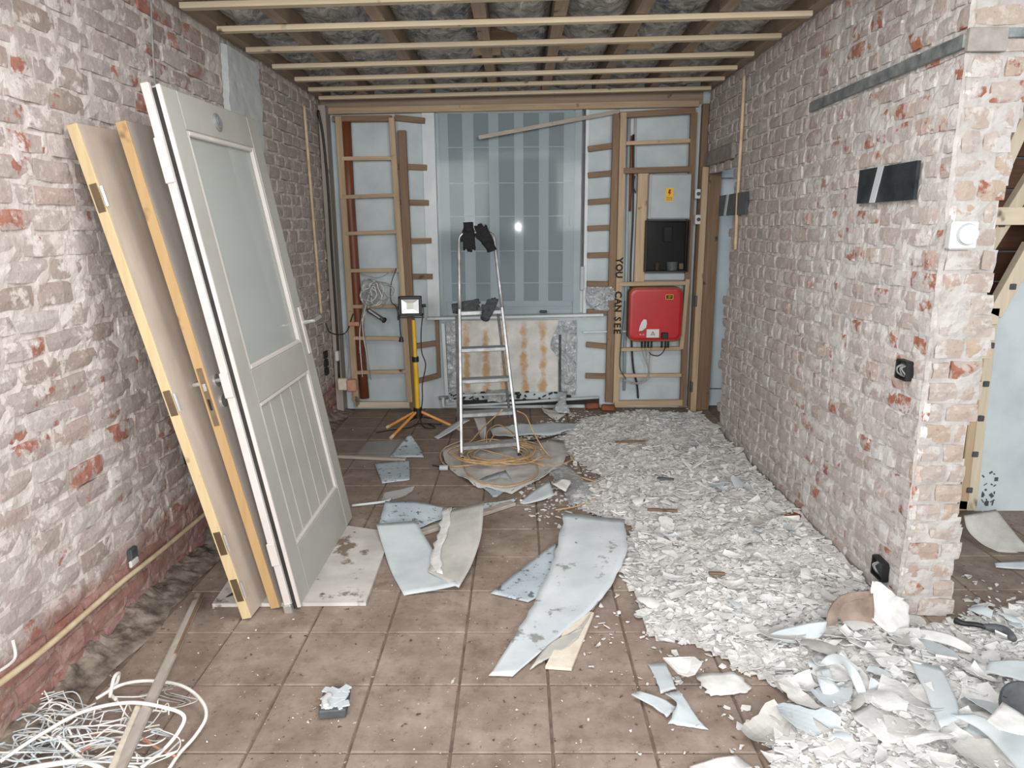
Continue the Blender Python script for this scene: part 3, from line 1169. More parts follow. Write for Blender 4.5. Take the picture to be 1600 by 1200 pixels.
# grey and brown riser pipes right
tag(MB().tube([ony(983, 185, YB - 0.03), ony(975, 610, YB - 0.03)], 0.012, 10).build('riser_pipe', 'grey_box', smooth=True), 'grey riser pipe nearest the lettered post', 'pipe')
tag(MB().tube([ony(993, 185, YB - 0.03), ony(990, 440, YB - 0.03)], 0.008, 10).build('riser_pipe', 'white_paint', smooth=True), 'thin pale riser pipe left of the grey fuse box', 'pipe')
tag(MB().tube([ony(988, 212, YB - 0.04), ony(986, 268, YB - 0.04), ony(984, 330, YB - 0.04)], 0.011, 10).build('copper_pipe', 'rust_red', smooth=True), 'short copper coloured pipe above the fuse box post', 'pipe')
tag(MB().bar(ony(992, 300, YB - 0.02), ony(986, 440, YB - 0.02), 0.05, 0.02).build('white_batten', 'white_paint'), 'white upright batten behind the post left of the fuse box', 'batten')

# thin lath hanging from the ceiling across the window
ln = MB().bar(ony(748, 215, YB - 0.16), ony(968, 174, YB - 0.06), 0.03, 0.014, (0, 1, 0), 0.001)
tag(ln.build('loose_lath', 'dustywood_x'), 'loose grey brown lath hanging askew across the top of the window', 'lath')

for (a, b, c2, d2_, nm, lb) in ((-1.575, -1.515, 5.80, 5.945, 'dustywood_z', 'dusty upright corner board where the left brick wall meets the back wall'), (1.478, 1.528, 5.885, 5.945, 'brown_z', 'brown upright corner board beside the right stud frame')):
    tag(MB().cbox(((a + b) / 2, (c2 + d2_) / 2, 1.26), (b - a, d2_ - c2, 2.50), 0.004).build('corner_board', nm), lb, 'board')

# ---- fuse box, meter cupboard, inverter
yb = YS + 0.035
ca, cb = ony(1015, 272, yb - 0.10), ony(1078, 342, yb - 0.10)
fx = thing('fuse_box', 'grey steel fuse box with a yellow warning sticker', 'fuse box', (cb.x, yb, cb.z))
MB().cbox(((ca.x + cb.x) / 2, yb - 0.03, (ca.z + cb.z) / 2), (cb.x - ca.x, 0.14, ca.z - cb.z), 0.006).build('case', 'grey_box', fx)
dm = MB().cbox(((ca.x + cb.x) / 2 + 0.005, yb - 0.104, (ca.z + cb.z) / 2), (cb.x - ca.x - 0.02, 0.01, ca.z - cb.z - 0.015), 0.003)
dr = dm.build('door', 'grey_box', fx)
sc = ony(1046, 304, yb - 0.11)
stk = MB().cbox(sc, (0.062, 0.002, 0.105), 0.0005).build('warning_sticker', 'print_yellow', fx)
bolt = [(-0.006, .04), (0.012, .04), (0.004, .018), (0.014, .018), (-0.006, -.014), (0.0, .008), (-0.012, .008)]
MB().prism([(sc.x + a, sc.y - 0.0012, sc.z + b) for a, b in bolt], (0, -0.001, 0)).build('bolt_symbol', 'print_red', stk)
lm = MB()
for r_ in range(3):
    for q in range(4):
        lm.box((sc.x - 0.018 + q * 0.012, sc.y - 0.0016, sc.z - 0.022 - r_ * 0.010), (0.007, 0.001, 0.004))
lm.build('printed_lines', 'print_black', stk)

ca, cb = ony(1010, 344, yb - 0.10), ony(1075, 425, yb - 0.10)
mc = thing('meter_cupboard', 'open black meter cupboard below the grey fuse box', 'cupboard', (cb.x, yb, cb.z))
cxm, czm, cw, chh = (ca.x + cb.x) / 2, (ca.z + cb.z) / 2, cb.x - ca.x, ca.z - cb.z
bm_ = MB().cbox((cxm, yb + 0.03, czm), (cw, 0.012, chh), 0.002)
bm_.build('back_panel', 'black', mc)
for sx_ in (-1, 1):
    MB().cbox((cxm + sx_ * (cw / 2 - 0.006), yb - 0.035, czm), (0.012, 0.13, chh), 0.003).build('side_panel', 'black', mc)
for sz_ in (-1, 1):
    MB().cbox((cxm, yb - 0.035, czm + sz_ * (chh / 2 - 0.006)), (cw - 0.024, 0.13, 0.012), 0.003).build('shelf_panel', 'black', mc)
MB().box((cxm, yb - 0.099, czm), (cw - 0.03, 0.003, chh - 0.03)).build('cover', 'dark_glass', mc)
mt = ony(1043, 366, yb)
tag(MB().cbox((mt.x, yb - 0.0, mt.z), (0.075, 0.05, 0.13), 0.01).build('meter', 'dark_grey'), 'dark electricity meter inside the black cupboard', 'meter')
tag(MB().tube([ony(1050, 425, yb - 0.03) + Vector((0, 0, .016)), ony(1050, 409, yb - 0.03)], [0.042, 0.046], 14).build('grey_cup', 'grey_box'), 'grey cup on the floor of the black cupboard', 'cup')
cbp = ony(1064, 416, yb - 0.03)
tag(MB().cbox((cbp.x, cbp.y, cbp.z), (0.035, 0.03, 0.05), 0.004).build('small_carton', 'conduit'), 'small beige carton beside the grey cup in the cupboard', 'carton')
cbp = ony(1027, 417, yb - 0.03)
tag(MB().cyl((cbp.x, cbp.y, cbp.z - 0.03), (cbp.x, cbp.y, cbp.z + 0.03), 0.018, 12).build('brown_jar', 'brown_z'), 'small brown jar left of the grey cup in the cupboard', 'jar')
pl0, pl1 = ony(1006, 427, yb), ony(1072, 437, yb)
tag(MB().cbox(((pl0.x + pl1.x) / 2, yb - 0.01, (pl0.z + pl1.z) / 2), (pl1.x - pl0.x, 0.05, pl0.z - pl1.z), 0.003).build('mounting_panel', 'grey_box'), 'pale grey panel strip between meter cupboard and red inverter', 'panel')


def rrect(x0, x1, z0, z1, r, y, n=6):
    P = []
    for (cx, cz, a0) in ((x1 - r, z1 - r, 0), (x0 + r, z1 - r, 90), (x0 + r, z0 + r, 180), (x1 - r, z0 + r, 270)):
        for k in range(n + 1):
            a = math.radians(a0 + 90 * k / n)
            P.append(Vector((cx + r * math.cos(a), y, cz + r * math.sin(a))))
    return P


def loft(mb, rings):
    n = len(rings[0])
    vs = [p for r_ in rings for p in r_]
    fs = []
    for i in range(len(rings) - 1):
        for k in range(n):
            a, b = i * n + k, i * n + (k + 1) % n
            fs.append((a, b, b + n, a + n))
    fs.append(tuple(range(n))[::-1])
    fs.append(tuple((len(rings) - 1) * n + k for k in range(n)))
    return mb.add(vs, fs)


yi = YS - 0.0
a, b = ony(984, 449, yi - 0.12), ony(1065, 534, yi - 0.12)
iv = thing('solar_inverter', 'red rounded inverter box on the right stud frame', 'inverter', (b.x, yi, b.z))
loft(MB(), [rrect(a.x + .01, b.x - .01, b.z + .01, a.z - .01, .05, yi + 0.03), rrect(a.x, b.x, b.z, a.z, .06, yi), rrect(a.x, b.x, b.z, a.z, .06, yi - 0.10), rrect(a.x + .005, b.x - .005, b.z + .005, a.z - .005, .055, yi - 0.108)]).build('case', 'rust_red', iv)
loft(MB(), [rrect(a.x + .007, b.x - .007, b.z + .014, a.z - .014, .052, yi - 0.106), rrect(a.x + .012, b.x - .012, b.z + .018, a.z - .018, .05, yi - 0.116), rrect(a.x + .03, b.x - .03, b.z + .036, a.z - .036, .04, yi - 0.119)]).build('front_cover', 'red', iv)
yf = yi - 0.1205
c = ony(1046, 464, yf)
lg = MB().cbox((c.x, yf, c.z), (0.062, 0.002, 0.04), 0.0005).build('badge', 'print_yellow', iv)
bmk = MB().cbox((c.x, yf - 0.0013, c.z), (0.054, 0.001, 0.032), 0.0003)
bmk.build('badge_field', 'print_black', lg)
w1 = MB()
for q in range(3):
    w1.prism([(c.x - .022, yf - .0022, c.z - .009 + q * .008), (c.x + .004, yf - .0022, c.z - .006 + q * .008), (c.x + .022, yf - .0022, c.z - .001 + q * .006), (c.x + .002, yf - .0022, c.z - .009 + q * .008)], (0, -0.0006, 0))
w1.build('badge_stripes', 'print_yellow', lg)
c = ony(1020, 521, yf - 0.001)
wl_ = MB().cbox((c.x, yf - 0.001, c.z), (0.105, 0.002, 0.07), 0.0006).build('warning_label', 'white_plastic', iv)
tri = MB()
for s_, m_, o_ in ((0.022, 'print_black', 0.0015), (0.014, 'white_plastic', 0.0024)):
    MB().prism([(c.x + s_ * math.cos(t), yf - o_, c.z - 0.003 + s_ * math.sin(t)) for t in (math.pi / 2, math.pi * 7 / 6, math.pi * 11 / 6)], (0, -0.0005, 0)).build('warning_triangle', m_, wl_)
MB().box((c.x, yf - 0.0032, c.z - 0.002), (0.003, 0.0006, 0.014)).build('exclamation_mark', 'print_black', wl_)
text_mesh('<->', 0.03, 0.0004, iv, 'arrow_mark', 'white_plastic', ony(1003, 523, yf - 0.0015), (1, 0, 0), (0, 0, 1))
c = ony(1004, 509, yf)
pg = [(-.03, -.045), (.0, -.04), (.03, -.015), (.035, .02), (.03, .05), (.008, .055), (-.01, .03), (-.025, -.01)]
MB().prism([(c.x + p, yf - 0.0005, c.z + q) for p, q in pg], (0, -0.002, 0)).build('torn_sticker', 'white_plastic', iv)
c = ony(1038, 524, yf)
MB().cbox((c.x, yf - 0.01, c.z), (0.055, 0.03, 0.05), 0.004).build('plug_block', 'black', iv)
for k, px in enumerate((1003, 1008, 1013, 1018, 1034, 1040, 1044)):
    p = ony(px, 534, yi - 0.06)
    MB().cyl(p + Vector((0, 0, .01)), p - Vector((0, 0, .05)), 0.009, 8).build('cable_gland', 'black', iv)
for k, (px, e) in enumerate(((1003, [(1005, 555), (1011, 570), (1013, 580), (1010, 590), (995, 598), (978, 596)]), (1008, [(1010, 556), (1012, 570), (1014, 582), (1012, 592), (998, 600), (982, 596)]), (1018, [(1015, 556), (1014, 570), (1013, 585), (1008, 595), (990, 600), (974, 594)]), (1040, [(1036, 550), (1028, 556), (1018, 554), (1014, 550)]))):
    cable('inverter_cable', 'cable_grey' if k < 3 else 'cable_black', [ony(px, 541, yi - 0.05)] + [ony(x, y, yi - 0.03 - .004 * k) for x, y in e], 0.0045,
          ['grey cable from the leftmost gland under the red inverter', 'grey cable from the second gland under the red inverter', 'grey cable from the fourth gland under the red inverter', 'short black cable loop under the plug block of the inverter'][k])
cable('supply_cable', 'cable_black', [ony(990, 210, YB - 0.06), ony(989, 330, YB - 0.06), ony(985, 440, YB - 0.06), ony(988, 560, YB - 0.05), ony(995, 600, YB - 0.04), ony(997, 622, YB - 0.04)], 0.009, 'thick black cable running down past the left side of the red inverter')
cable('thin_cable', 'cable_black', [ony(976, 470, YS - 0.05), ony(970, 540, YS - 0.05), ony(969, 575, YS - 0.05), ony(978, 592, YS - 0.04)], 0.004, 'thin black cable hanging beside the lettered post')
cable('loop_cable', 'cable_black', [ony(992, 275, YS - 0.02), ony(990, 290, YS - 0.03), ony(993, 302, YS - 0.02)], 0.005, 'small black cable loop left of the fuse box')

# ================================================================== RIGHT DOORWAY AT THE BACK
jm = MB()
ja, jb = ony(1114, 262, 5.74), ony(1088, 650, 5.74)
trim = thing('door_jamb', 'brown timber door jamb in the back right corner', 'door frame', (1.5, 5.8, 0))
MB().cbox((1.50, 5.84, 1.01), (0.05, 0.10, 2.02), 0.003).build('jamb_strip', 'pine_z', trim)
MB().cbox((1.585, 5.86, 1.01), (0.12, 0.04, 2.02), 0.003).build('jamb_board', 'brown_z', trim)
MB().cbox((1.62, 5.51, 2.03), (0.17, 0.70, 0.03), 0.003).build('head_board', 'brown_y', trim)
for k, zz in enumerate((0.95, 0.22)):
    MB().cbox((1.475, 5.80, zz), (0.02, 0.03, 0.09), 0.002).build('hinge', 'dark_grey', trim)
lint = MB().cbox((XR - 0.004, 5.55, DOORZ + 0.06), (0.03, 0.80, 0.11), 0.006)
tag(lint.build('lintel', 'concrete'), 'rough grey concrete lintel over the doorway in the right wall', 'lintel')
d2 = MB().cbox((2.1, 6.02, 1.03), (1.1, 0.04, 2.06), 0.003).build('door_1', 'blue_door', origin=(1.6, 6.0, 0), kind='structure')
ring_y(MB(), 1.66, 2.5, 0.15, 1.95, 0.012, 5.994, 6.002).build('panel_bead', 'steel_strip', d2)
MB().box((2.1, 6.12, 1.4), (1.4, 0.05, 2.9)).build('wall_hall', 'plaster_wall', origin=(0, 0, 0), kind='structure')
for k, py in enumerate((303, 343)):
    p = ony(1090, py, 5.80)
    s = thing('wall_socket', ('upper white socket beside the back doorway', 'lower white socket beside the back doorway')[k], 'socket', p)
    MB().cbox(p, (0.045, 0.03, 0.075), 0.005).build('face_plate', 'white_plastic', s)
    MB().cyl(p + Vector((0.004, -0.014, 0)), p + Vector((0.004, -0.017, 0)), 0.016, 12).build('socket_well', 'dark_grey', s)

# ================================================================== THINGS ON THE RIGHT WALL
SIDE = Vector((1, 0, 0))


def wall_plate(px, label, split, nm='steel_plate'):
    (x0, y0), (x1, y1) = px
    a, b = onx(x0, y0, XR - 0.012), onx(x1, y1, XR - 0.012)
    t = thing(nm, label, 'plate', (XR, b.y, b.z))
    zt, zb_ = a.z, b.z
    ya, ybb = a.y, b.y
    x = XR - 0.02
    s0 = [(ya, zt), (ya + (ybb - ya) * split[0], zt), (ya + (ybb - ya) * split[1], zb_), (ya, zb_)]
    s1 = [(ya + (ybb - ya) * split[2], zt), (ybb, zt), (ybb, zb_), (ya + (ybb - ya) * split[3], zb_)]
    for s in (s0, s1):
        MB().prism([(x, p, q) for p, q in s], (0.014, 0, 0)).build('plate_half', 'steel_dark', t)
    sg = [s0[1], s1[0], s1[3], s0[2]]
    MB().prism([(x - 0.003, p, q) for p, q in sg], (0.015, 0, 0)).build('diagonal_strip', 'white_paint', t)
    return t


wall_plate(((1346, 266), (1430, 312)), 'dark steel plate with a white diagonal strip near the pier', (0.36, 0.26, 0.46, 0.36))
wall_plate(((1126, 306), (1166, 335)), 'smaller dark steel plate beside the back doorway with a white diagonal strip', (0.30, 0.22, 0.38, 0.30))
# steel strip (angle) running up to the corner and round it
sa, sb, sc2 = onx(1270, 168, XR - 0.012), onx(1484, 76, XR - 0.012), None
t = thing('lintel_strip', 'long grey steel strip sloping along the upper right brick wall', 'strip', (XR, 3.2, 2.1))
zc_s = sa.z
pA, pB = Vector((XR - 0.01, onx(1270, 168, XR).y, onx(1270, 168, XR).z)), Vector((XR - 0.01, YP - 0.0, onx(1484, 76, XR).z))
MB().bar(pA, pB, 0.045, 0.02, (1, 0, 0)).build('strip_bar', 'steel_strip', t)
MB().bar((XR - 0.012, YP - 0.008, pB.z), (XR + 0.12, YP - 0.008, pB.z), 0.075, 0.02, (0, 1, 0)).build('corner_block', 'concrete', t)
MB().bar((XR + 0.12, YP - 0.008, pB.z + 0.02), (3.0, YP - 0.008, pB.z + 0.03), 0.03, 0.02, (0, 1, 0)).build('strip_bar', 'steel_strip', t)
# lintel over the side opening
tag(MB().cbox((2.5, YP + 0.09, 2.145), (1.55, 0.19, 0.06), 0.006).build('opening_lintel', 'concrete'), 'concrete lintel over the opening right of the pier', 'lintel')
# vertical conduit
cable('wall_conduit', 'conduit', [onx(1163, 118, XR - 0.015), onx(1160, 180, XR - 0.018), onx(1153, 300, XR - 0.015), onx(1149, 390, XR - 0.018)], 0.012, 'beige conduit running down the right wall beside the back doorway', 'conduit')
# thermostat / switch on pier
cs = ony(1503, 368, YP - 0.02)
t = thing('wall_switch', 'square white dial switch on the brick pier', 'switch', (cs.x, YP, cs.z))
MB().cbox(cs, (0.098, 0.035, 0.098), 0.006).build('switch_case', 'white_plastic', t)
MB().tube([cs + Vector((0.008, -0.0165, 0.004)), cs + Vector((0.008, -0.020, 0.004))], [0.039, 0.038], 24).build('dial_ring', 'grey_box', t)
MB().cyl(cs + Vector((0.008, -0.017, 0.004)), cs + Vector((0.008, -0.028, 0.004)), 0.034, 24).build('dial', 'white_plastic', t)


# back boxes with exposed wires
def back_box(px, py, label, sc=1.0):
    p = onx(px, py, XR - 0.01)
    t = thing('socket_box', label, 'socket box', p)
    mbx = MB()
    w_, h_ = 0.075 * sc, 0.07 * sc
    for (dy, dz, sy_, sz_) in ((-w_ / 2, 0, .008, h_), (w_ / 2, 0, .008, h_), (0, h_ / 2, w_, .008), (0, -h_ / 2, w_, .008)):
        mbx.cbox(p + Vector((0, dy, dz)), (0.03, sy_, sz_), 0.002)
    mbx.build('box_rim', 'black', t)
    MB().cbox(p + Vector((0.008, 0, 0)), (0.012, w_, h_), 0.002).build('box_back', 'dark_grey', t)
    wr_ = MB()
    for k in range(4):
        q = p + Vector((0, random.uniform(-.02, .02), .02))
        wr_.tube(spline([q, q + Vector((-0.02, random.uniform(-.01, .01), -.012)), q + Vector((-0.012, random.uniform(-.02, .02), -.035)), q + Vector((-0.002, random.uniform(-.02, .02), -.045))], 4), 0.0025, 5)
    wr_.build('wires', 'cable_grey', t)
    return t


back_box(1413, 578, 'black socket box with loose wires halfway up the pier side')
back_box(1375, 888, 'black socket box low on the pier side above the rubble', 1.15)
bf = fl(1375, 905)
# white torn plaster piece at corner
# ================================================================== THINGS ON THE LEFT WALL
# bare plaster patch (behind the glazed door)
V, Fc = [], []
rows = [(2.53, 4.02, 4.55), (2.3, 3.98, 4.58), (2.05, 4.0, 4.50), (1.8, 3.96, 4.52), (1.5, 4.0, 4.46), (1.2, 3.95, 4.42), (1.1, 3.95, 4.3)]
ky = 14
for k in range(61):
    z = 2.53 - 1.43 * k / 60
    for (za_, a0, a1), (zb2, b0, b1) in zip(rows, rows[1:]):
        if zb2 - 1e-6 <= z <= za_ + 1e-6:
            t_ = (za_ - z) / (za_ - zb2)
            y0, y1 = a0 + (b0 - a0) * t_, a1 + (b1 - a1) * t_
            break
    y0 += 0.03 * frac(0, 1, z, 7, 3)
    y1 += 0.05 * frac(0, 4, z, 6, 3)
    for i in range(ky + 1):
        y = y0 + (y1 - y0) * i / ky
        V.append((XL + 0.012 + 0.004 * frac(0, y, z, 9, 3) - (0.02 if i in (0, ky) else 0), y, z))
Fc = [(k * (ky + 1) + i, k * (ky + 1) + i + 1, (k + 1) * (ky + 1) + i + 1, (k + 1) * (ky + 1) + i) for k in range(60) for i in range(ky)]
tag(np_obj('plaster_patch', V, Fc, 'plaster_blue', wl), None, None)

cable('wall_wire', 'cable_grey', [onx(236, 0, XL + .02), onx(238, 60, XL + .02), onx(242, 132, XL + .025)], 0.004, 'thin grey wire hanging down the left wall above the glazed door')
def nearx(px, py, X):
    q = onx(px, py, X)
    return q if q.y < 5.78 else ony(px, py, 5.78)


cable('black_wall_cable', 'cable_black', [nearx(497, 172, XL + .02), nearx(505, 215, XL + .02), nearx(513, 300, XL + .025), nearx(519, 400, XL + .02), nearx(527, 520, XL + .02), nearx(530, 590, XL + .02)], 0.010, 'black cable running down the left wall near the back corner')
cable('chase_conduit', 'conduit', [onx(475, 165, XL + .012), onx(482, 250, XL + .014), onx(490, 350, XL + .012), onx(497, 430, XL + .014), onx(502, 490, XL + .012)], 0.012, 'beige conduit in a wall chase on the left wall behind the glazed door')
cable('floor_conduit', 'conduit', [onx(-30, 1090, XL + .018), onx(60, 1022, XL + .02), onx(130, 962, XL + .016), onx(190, 910, XL + .02), onx(250, 862, XL + .018), onx(330, 795, XL + .02)], 0.011, 'beige conduit running low along the left wall above the bare red bricks')
cable('stub_wire', 'cable_white', [onx(-20, 1060, XL + .02), onx(12, 1040, XL + .025), onx(24, 1025, XL + .02), onx(20, 1000, XL + .015)], 0.005, 'short white wire end sticking out of the left wall in the foreground')
p = onx(207, 864, XL + 0.012)
t = thing('wall_anchor', 'dark junction hole with white filler low on the left wall', 'junction box', p)
MB().cbox(p, (0.02, 0.05, 0.045), 0.004).build('dark_insert', 'dark_grey', t)
MB().cbox(p - Vector((0.0, 0, 0.04)), (0.014, 0.06, 0.03), 0.006).build('filler', 'chip', t)
p = onx(294, 716, XL + 0.012)
tag(MB().cbox(p, (0.02, 0.05, 0.05), 0.004).build('black_bracket', 'black'), 'black bracket on the left wall half hidden by the first leaning door', 'bracket')
# triple black boxes, switch
for k, py in enumerate((554, 567, 580)):
    p = onx(509 + k, py, XL + 0.012)
    s = thing('flush_box', ('topmost', 'middle', 'lowest')[k] + ' of three black flush boxes beside the glazed door handle', 'socket box', p)
    MB().cbox(p, (0.02, 0.07, 0.062), 0.006).build('box_rim', 'black', s)
    MB().cyl(p + Vector((.008, 0, 0)), p + Vector((.013, 0, 0)), 0.022, 12).build('box_well', 'rubber', s)
p = ony(527, 556, 5.76)
tag(MB().cbox(p, (0.03, 0.05, 0.085), 0.006).build('connector_box', 'white_plastic'), 'small white connector box hanging on the black wall cable', 'connector')
for k, (px, py, m) in enumerate(((536, 600, 'wool'), (550, 602, 'terracotta'))):
    p = ony(px, py, 5.72 - 0.02 * k)
    tag(MB().cbox(p, (0.08, 0.06, 0.10), 0.008, Matrix.Rotation(0.1, 3, 'Z')).build('junction_box', m), ('cream junction box smeared with plaster in the left back corner', 'terracotta junction box in the left back corner')[k], 'junction box')
p = ony(553, 506, YS - 0.04)
tag(MB().cbox(p, (0.09, 0.03, 0.035), 0.004).build('clamp_block', 'terracotta'), 'small terracotta clamp on the left stud post', 'clamp')

# tangled cables on the left stud frame
for k in range(9):
    c0 = ony(random.uniform(572, 596), random.uniform(440, 468), YS - 0.07 - 0.006 * k)
    pts = []
    ph = random.uniform(0, 6.28)
    r1, r2 = random.uniform(.04, .10), random.uniform(.05, .12)
    for q in range(12):
        a_ = ph + q * 0.75
        pts.append(c0 + Vector((r1 * math.cos(a_) + random.uniform(-.015, .015), random.uniform(-.02, .02), r2 * math.sin(a_) + random.uniform(-.015, .015))))
    if k % 2:
        pts.append(ony(random.uniform(558, 572), random.uniform(500, 520), YS - 0.05))
        pts.append(ony(random.uniform(558, 580), random.uniform(550, 600), YS - 0.04))
    cable('tangled_cable', ('cable_grey', 'cable_white', 'cable_grey')[k % 3], pts, 0.004, ('grey', 'white', 'grey')[k % 3] + ' loose wire in the tangled bunch on the left stud frame', 'cable', ('grey', 'white', 'grey')[k % 3] + ' tangled wires on the left stud frame', 6, 5)
cable('draped_cable', 'cable_grey', [ony(565, 428, YS - .05), ony(590, 434, YS - .06), ony(612, 424, YS - .05), ony(619, 418, YS - .04)], 0.004, 'grey cable draped along a left stud rail above the tangle')
cable('draped_cable', 'cable_black', [ony(619, 420, YS - .04), ony(611, 445, YS - .06), ony(611, 470, YS - .05), ony(618, 478, YS - .06), ony(622, 490, YS - .06)], 0.004, 'dark cable hanging from a left stud rail toward the floodlight')
cable('corner_cable', 'cable_black', [onx(509, 505, XL + .02), onx(517, 520, XL + .05), ony(540, 520, YS - .05), ony(552, 490, YS - .06)], 0.005, 'dark cable crossing the left back corner below the tangle')
cable('corner_cable', 'cable_grey', [ony(540, 520, 5.8), ony(545, 560, 5.8), ony(543, 595, 5.75)], 0.006, 'grey cable dropping to the junction boxes in the left corner')
# hand lamp
ha, hb = ony(573, 483, YS - 0.08), ony(603, 502, YS - 0.08)
t = thing('hand_tool', 'dark grey tubular work lamp hanging askew on the left stud frame', 'lamp', hb)
MB().bar(ha, hb, 0.035, 0.03, (0, 1, 0), 0.01).build('body', 'dark_grey', t)
MB().bar(ha + Vector((0.02, -.018, -.006)), ha.lerp(hb, .7) + Vector((0, -.018, 0)), 0.012, 0.006, (0, 1, 0)).build('clear_strip', 'chip_grey', t)
MB().bar(ha.lerp(hb, .82), hb, 0.045, 0.038, (0, 1, 0), 0.01).build('end_cap', 'black', t)

# ================================================================== DOORS LEANING ON THE LEFT WALL
def dmat(ax, ay, az, x, y):
    R = Matrix.Rotation(az, 3, 'Z') @ Matrix.Rotation(ay, 3, 'Y') @ Matrix.Rotation(ax, 3, 'X')
    return Matrix.Translation((x, y, 0)) @ R.to_4x4()


# local frame: x = out of the door's face, y = width (away from camera), z = height; face plane x = 0, body toward -x
def lift(M, W, T):
    z = min((M @ Vector((-T * a, W * b, 0))).z for a in (0, 1) for b in (0, 1))
    return Matrix.Translation((0, 0, -z + 0.002)) @ M


def slab_door(label, M, W, H_, T, face, edge, lock):
    M = lift(M, W, T)
    t = thing('interior_door', label, 'door', M @ Vector((-T / 2, W / 2, 0)))

    def part(mb, name, m, parent=t, **k):
        return mb.xf(M).build(name, m, parent, **k)
    part(MB().cbox((-T / 2, W / 2, H_ / 2), (T, W - 0.012, H_), 0.002), 'leaf', face)
    part(MB().cbox((-T / 2, 0.004, H_ / 2), (T, 0.008, H_), 0.0015), 'edge_strip', edge, label='bare yellow pine edge')
    if not lock:
        for zz in (1.70, 0.93, 0.34, 0.17)[:]:
            if zz == 0.17:
                continue
            h = part(MB().cbox((-T / 2 + 0.002, -0.0015, zz), (T * 0.72, 0.003, 0.10), 0.001), 'hinge', 'brass')
            part(MB().cyl((0.010, -0.004, zz - 0.035), (0.010, -0.004, zz + 0.035), 0.0065, 10), 'hinge_pin', 'chrome', h)
        h = part(MB().cbox((-T / 2 + 0.002, -0.0015, 0.13), (T * 0.72, 0.003, 0.10), 0.001), 'hinge', 'brass')
        part(MB().cyl((0.010, -0.004, 0.095), (0.010, -0.004, 0.165), 0.0065, 10), 'hinge_pin', 'chrome', h)
    else:
        zz = 0.93
        f = part(MB().cbox((-T / 2, -0.001, zz), (0.022, 0.003, 0.235), 0.001), 'lock_plate', 'brass')
        part(MB().cbox((-T / 2, -0.003, zz + 0.04), (0.012, 0.008, 0.03), 0.002), 'latch', 'chrome', f)
        part(MB().cbox((-T / 2, -0.0025, zz - 0.03), (0.010, 0.003, 0.045), 0.001), 'bolt_slot', 'black', f)
        for sx_, nm in ((1, 'lever_handle'), (-1, 'lever_handle')):
            x0 = 0.0 if sx_ > 0 else -T
            hb_ = MB().cyl((x0, 0.06, zz + 0.05), (x0 + sx_ * 0.008, 0.06, zz + 0.05), 0.026, 20)
            hb_.tube(spline([(x0, 0.06, zz + 0.05), (x0 + sx_ * 0.045, 0.06, zz + 0.05), (x0 + sx_ * 0.055, 0.075, zz + 0.05), (x0 + sx_ * 0.055, 0.18, zz + 0.05)], 5), 0.009, 10)
            part(hb_, nm, 'chrome', smooth=False)
        part(MB().cyl((0, 0.06, zz - 0.035), (0.010, 0.06, zz - 0.035), 0.026, 20), 'key_rose', 'chrome')
    return t


slab_door('leaning slab door nearest the wall with four brass hinges on its yellow edge', dmat(0.02, -0.222, -0.06, -1.093, 2.54), 0.83, 1.955, 0.04, 'door_face', 'door_edge1', False)
slab_door('middle leaning slab door with lock plate and lever handles', dmat(0.015, -0.200, -0.03, -1.003, 2.62), 0.83, 1.965, 0.04, 'door_face2', 'door_edge2', True)

# glazed door
Wd, Hd, Td = 0.895, 2.075, 0.045
M = lift(dmat(0.012, -0.166, -0.01, -0.917, 2.634), Wd, Td)
gd = thing('glazed_door', 'pale grey half glazed door with grooved lower panel leaning frontmost', 'door', M @ Vector((-Td / 2, Wd / 2, 0)))


def gp(mb, name, m, parent=gd, **k):
    return mb.xf(M).build(name, m, parent, **k)


st_ = 0.115
gp(MB().cbox((-Td / 2, st_ / 2, Hd / 2), (Td, st_, Hd), 0.003), 'stile', 'door_grey')
gp(MB().cbox((-Td / 2, Wd - st_ / 2, Hd / 2), (Td, st_, Hd), 0.003), 'stile', 'door_grey')
zt0, zm0, zm1, zb1 = Hd - 0.14, 0.86, 1.0, 0.22
for (z0, z1, nm) in ((zt0, Hd, 'top_rail'), (zm0, zm1, 'lock_rail'), (0, zb1, 'bottom_rail')):
    gp(MB().cbox((-Td / 2 - 0.0005, Wd / 2, (z0 + z1) / 2), (Td, Wd - 2 * st_, z1 - z0), 0.003), nm, 'door_grey')
gp(MB().box((-Td / 2, Wd / 2, (zm1 + zt0) / 2), (0.006, Wd - 2 * st_ + 0.01, zt0 - zm1 + 0.01)), 'glass_pane', 'door_glass')


def bead(z0, z1, wd, m):
    mb_ = MB()
    y0, y1 = st_, Wd - st_
    for (a, b, c, d) in ((y0, y0 + wd, z0, z1), (y1 - wd, y1, z0, z1), (y0 + wd, y1 - wd, z0, z0 + wd), (y0 + wd, y1 - wd, z1 - wd, z1)):
        mb_.cbox((-0.012, (a + b) / 2, (c + d) / 2), (0.020, b - a, d - c), 0.004)
    return gp(mb_, 'glazing_bead', m)


bead(zm1, zt0, 0.020, 'door_light')
bead(zb1, zm0, 0.018, 'door_light')
nb = 5
pw = (Wd - 2 * st_) / nb
for k in range(nb):
    gp(MB().cbox((-Td / 2 + 0.002, st_ + pw * (k + .5), (zb1 + zm0) / 2), (0.014, pw - 0.006, zm0 - zb1), 0.003), 'panel_board', 'door_grey')
    if k:
        gp(MB().box((-Td / 2 + 0.001, st_ + pw * k, (zb1 + zm0) / 2), (0.012, 0.006, zm0 - zb1)), 'groove_strip', 'door_light')
